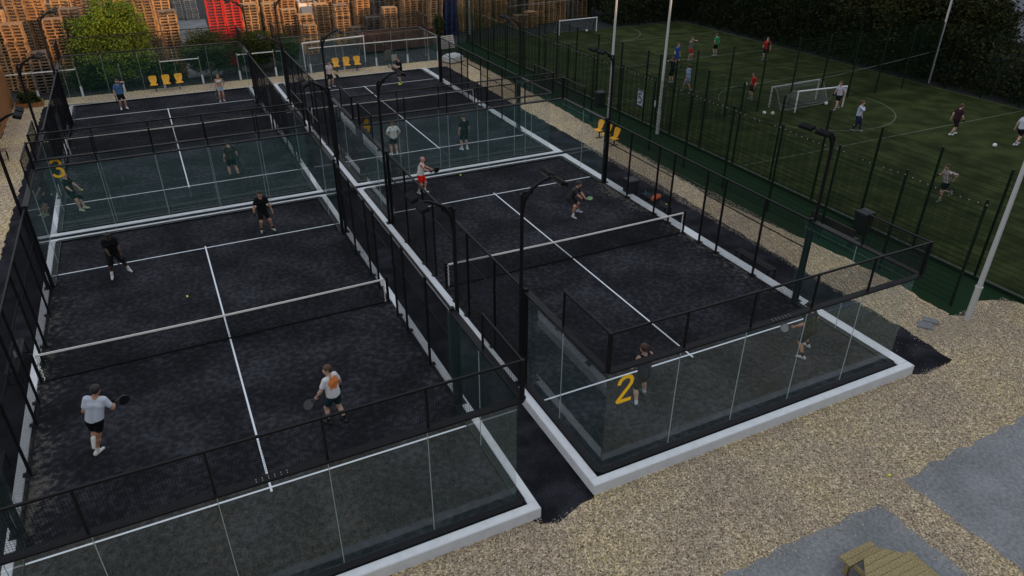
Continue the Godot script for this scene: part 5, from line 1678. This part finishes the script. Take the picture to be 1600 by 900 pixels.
	person("player in a white shirt with hands on hips seen from behind", Vector3(9.88, 0, -13.95), 182, 1.76,
		{"hl": V.call(0.19, 0.99, -0.02), "hr": V.call(-0.19, 0.99, -0.02), "el": V.call(1, 0, -0.35), "er": V.call(-1, 0, -0.35), "fl": V.call(0.15, 0.085, 0), "fr": V.call(-0.13, 0.085, 0)},
		{"shirt": L(0.52, 0.53, 0.48), "shorts": L(0.015, 0.022, 0.022), "skin": L(0.45, 0.27, 0.19), "hair_color": fair_hair, "shoes": L(0.4, 0.45, 0.48), "sock_len": 0.15})
	person("player all in black seen from behind on the far right court", Vector3(13.42, 0, -13.1), 186, 1.86,
		{"fl": V.call(0.14, 0.085, 0.04), "fr": V.call(-0.13, 0.085, -0.02), "hl": V.call(0.26, 0.86, 0.1), "hr": V.call(-0.26, 0.86, 0.08)},
		{"shirt": black, "shorts": black, "short_len": 0.75, "skin": pale, "hair": "cap", "hair_color": black, "shoes": L(0.5, 0.55, 0.6), "socks": L(0.55, 0.55, 0.55), "sock_len": 0.3})
	# footballers
	var up_hands := {"hl": V.call(0.12, 1.52, 0.16), "hr": V.call(-0.14, 1.50, 0.14), "el": V.call(1, -0.3, 0), "er": V.call(-1, -0.3, 0)}
	var hip_hand := {"hl": V.call(0.2, 0.98, 0), "el": V.call(1, 0.1, -0.4)}
	var walk := {"fl": V.call(0.1, 0.085, 0.24), "fr": V.call(-0.1, 0.11, -0.22), "hl": V.call(0.27, 0.9, -0.12), "hr": V.call(-0.27, 0.9, 0.2), "lean": V.call(0, 0, 0.08)}
	var stand := {"fl": V.call(0.15, 0.085, 0.03), "fr": V.call(-0.14, 0.085, -0.02)}
	var run := {"pelvis": V.call(0, 0.92, 0), "lean": V.call(0, 0, 0.2), "fl": V.call(0.08, 0.085, 0.12), "fr": V.call(-0.08, 0.36, -0.4), "tr": V.call(0, -0.9, 0.3), "hl": V.call(0.26, 1.1, -0.12), "hr": V.call(-0.24, 1.16, 0.3)}
	var chin := {"fl": V.call(0.1, 0.085, 0.2), "fr": V.call(-0.1, 0.1, -0.15), "hl": V.call(0.27, 0.88, 0.1), "hr": V.call(-0.06, 1.44, 0.2), "er": V.call(-1, -0.6, 0.2)}
	var red := L(0.30, 0.014, 0.016)
	var list := [
		["footballer in a grey shirt and red shorts with hands at the face", 38.1, -25.9, 10, up_hands, {"shirt": L(0.11, 0.10, 0.10), "shorts": L(0.28, 0.02, 0.02)}],
		["footballer in a green shirt and black shorts, hand on hip", 41.0, -26.3, 190, hip_hand, {"shirt": L(0.02, 0.16, 0.07)}],
		["footballer in red and black at the far edge of the pitch", 43.5, -23.3, 300, stand, {"shirt": red}],
		["footballer in a blue shirt and blue shorts", 35.75, -24.6, 15, stand, {"shirt": L(0.02, 0.055, 0.24), "shorts": L(0.02, 0.05, 0.2)}],
		["footballer in black standing in front of the one in blue", 32.5, -20.8, 200, up_hands, {"shirt": black, "short_len": 0.85}],
		["footballer in pale blue behind a green fence post", 32.05, -18.5, 195, walk, {"shirt": L(0.25, 0.36, 0.5), "shorts": L(0.3, 0.4, 0.5)}],
		["footballer in a red shirt and black shorts left of the paired goals", 34.5, -14.9, 255, stand, {"shirt": red}],
		["footballer in a pale shirt walking past the bright crossbar goal", 37.8, -10.85, 268, walk, {"shirt": L(0.42, 0.40, 0.47)}],
		["footballer in a pale blue shirt and navy trousers, hand at chin", 35.3, -7.2, 25, chin, {"shirt": L(0.36, 0.40, 0.52), "shorts": L(0.014, 0.018, 0.05), "top": "long", "trousers": true}],
		["footballer in dark maroon with white shoes walking right", 39.75, -4.3, 75, walk, {"shirt": L(0.03, 0.012, 0.018), "shorts": L(0.02, 0.01, 0.014), "shoes": L(0.6, 0.6, 0.56), "short_len": 0.8}],
		["footballer in a white shirt and black shorts at the right edge", 41.3, -1.6, 80, walk, {"shirt": L(0.42, 0.45, 0.5), "shoes": L(0.5, 0.5, 0.55)}],
		["running footballer in a striped white shirt nearest the fence", 30.5, 1.85, 250, run, {"shirt": L(0.52, 0.47, 0.45), "print": Color(0.35, 0.3, 0.3), "stripes": true}]]
	for q in list:
		var look: Dictionary = {"cell": 0.028, "group": "footballers", "skin": pale, "hair_color": brown_hair, "shoes": L(0.2, 0.2, 0.2), "socks": L(0.2, 0.2, 0.2), "shorts": black}
		look.merge(q[5], true)
		person(q[0], Vector3(q[1], G, q[2]), q[3], 1.78, q[4], look)
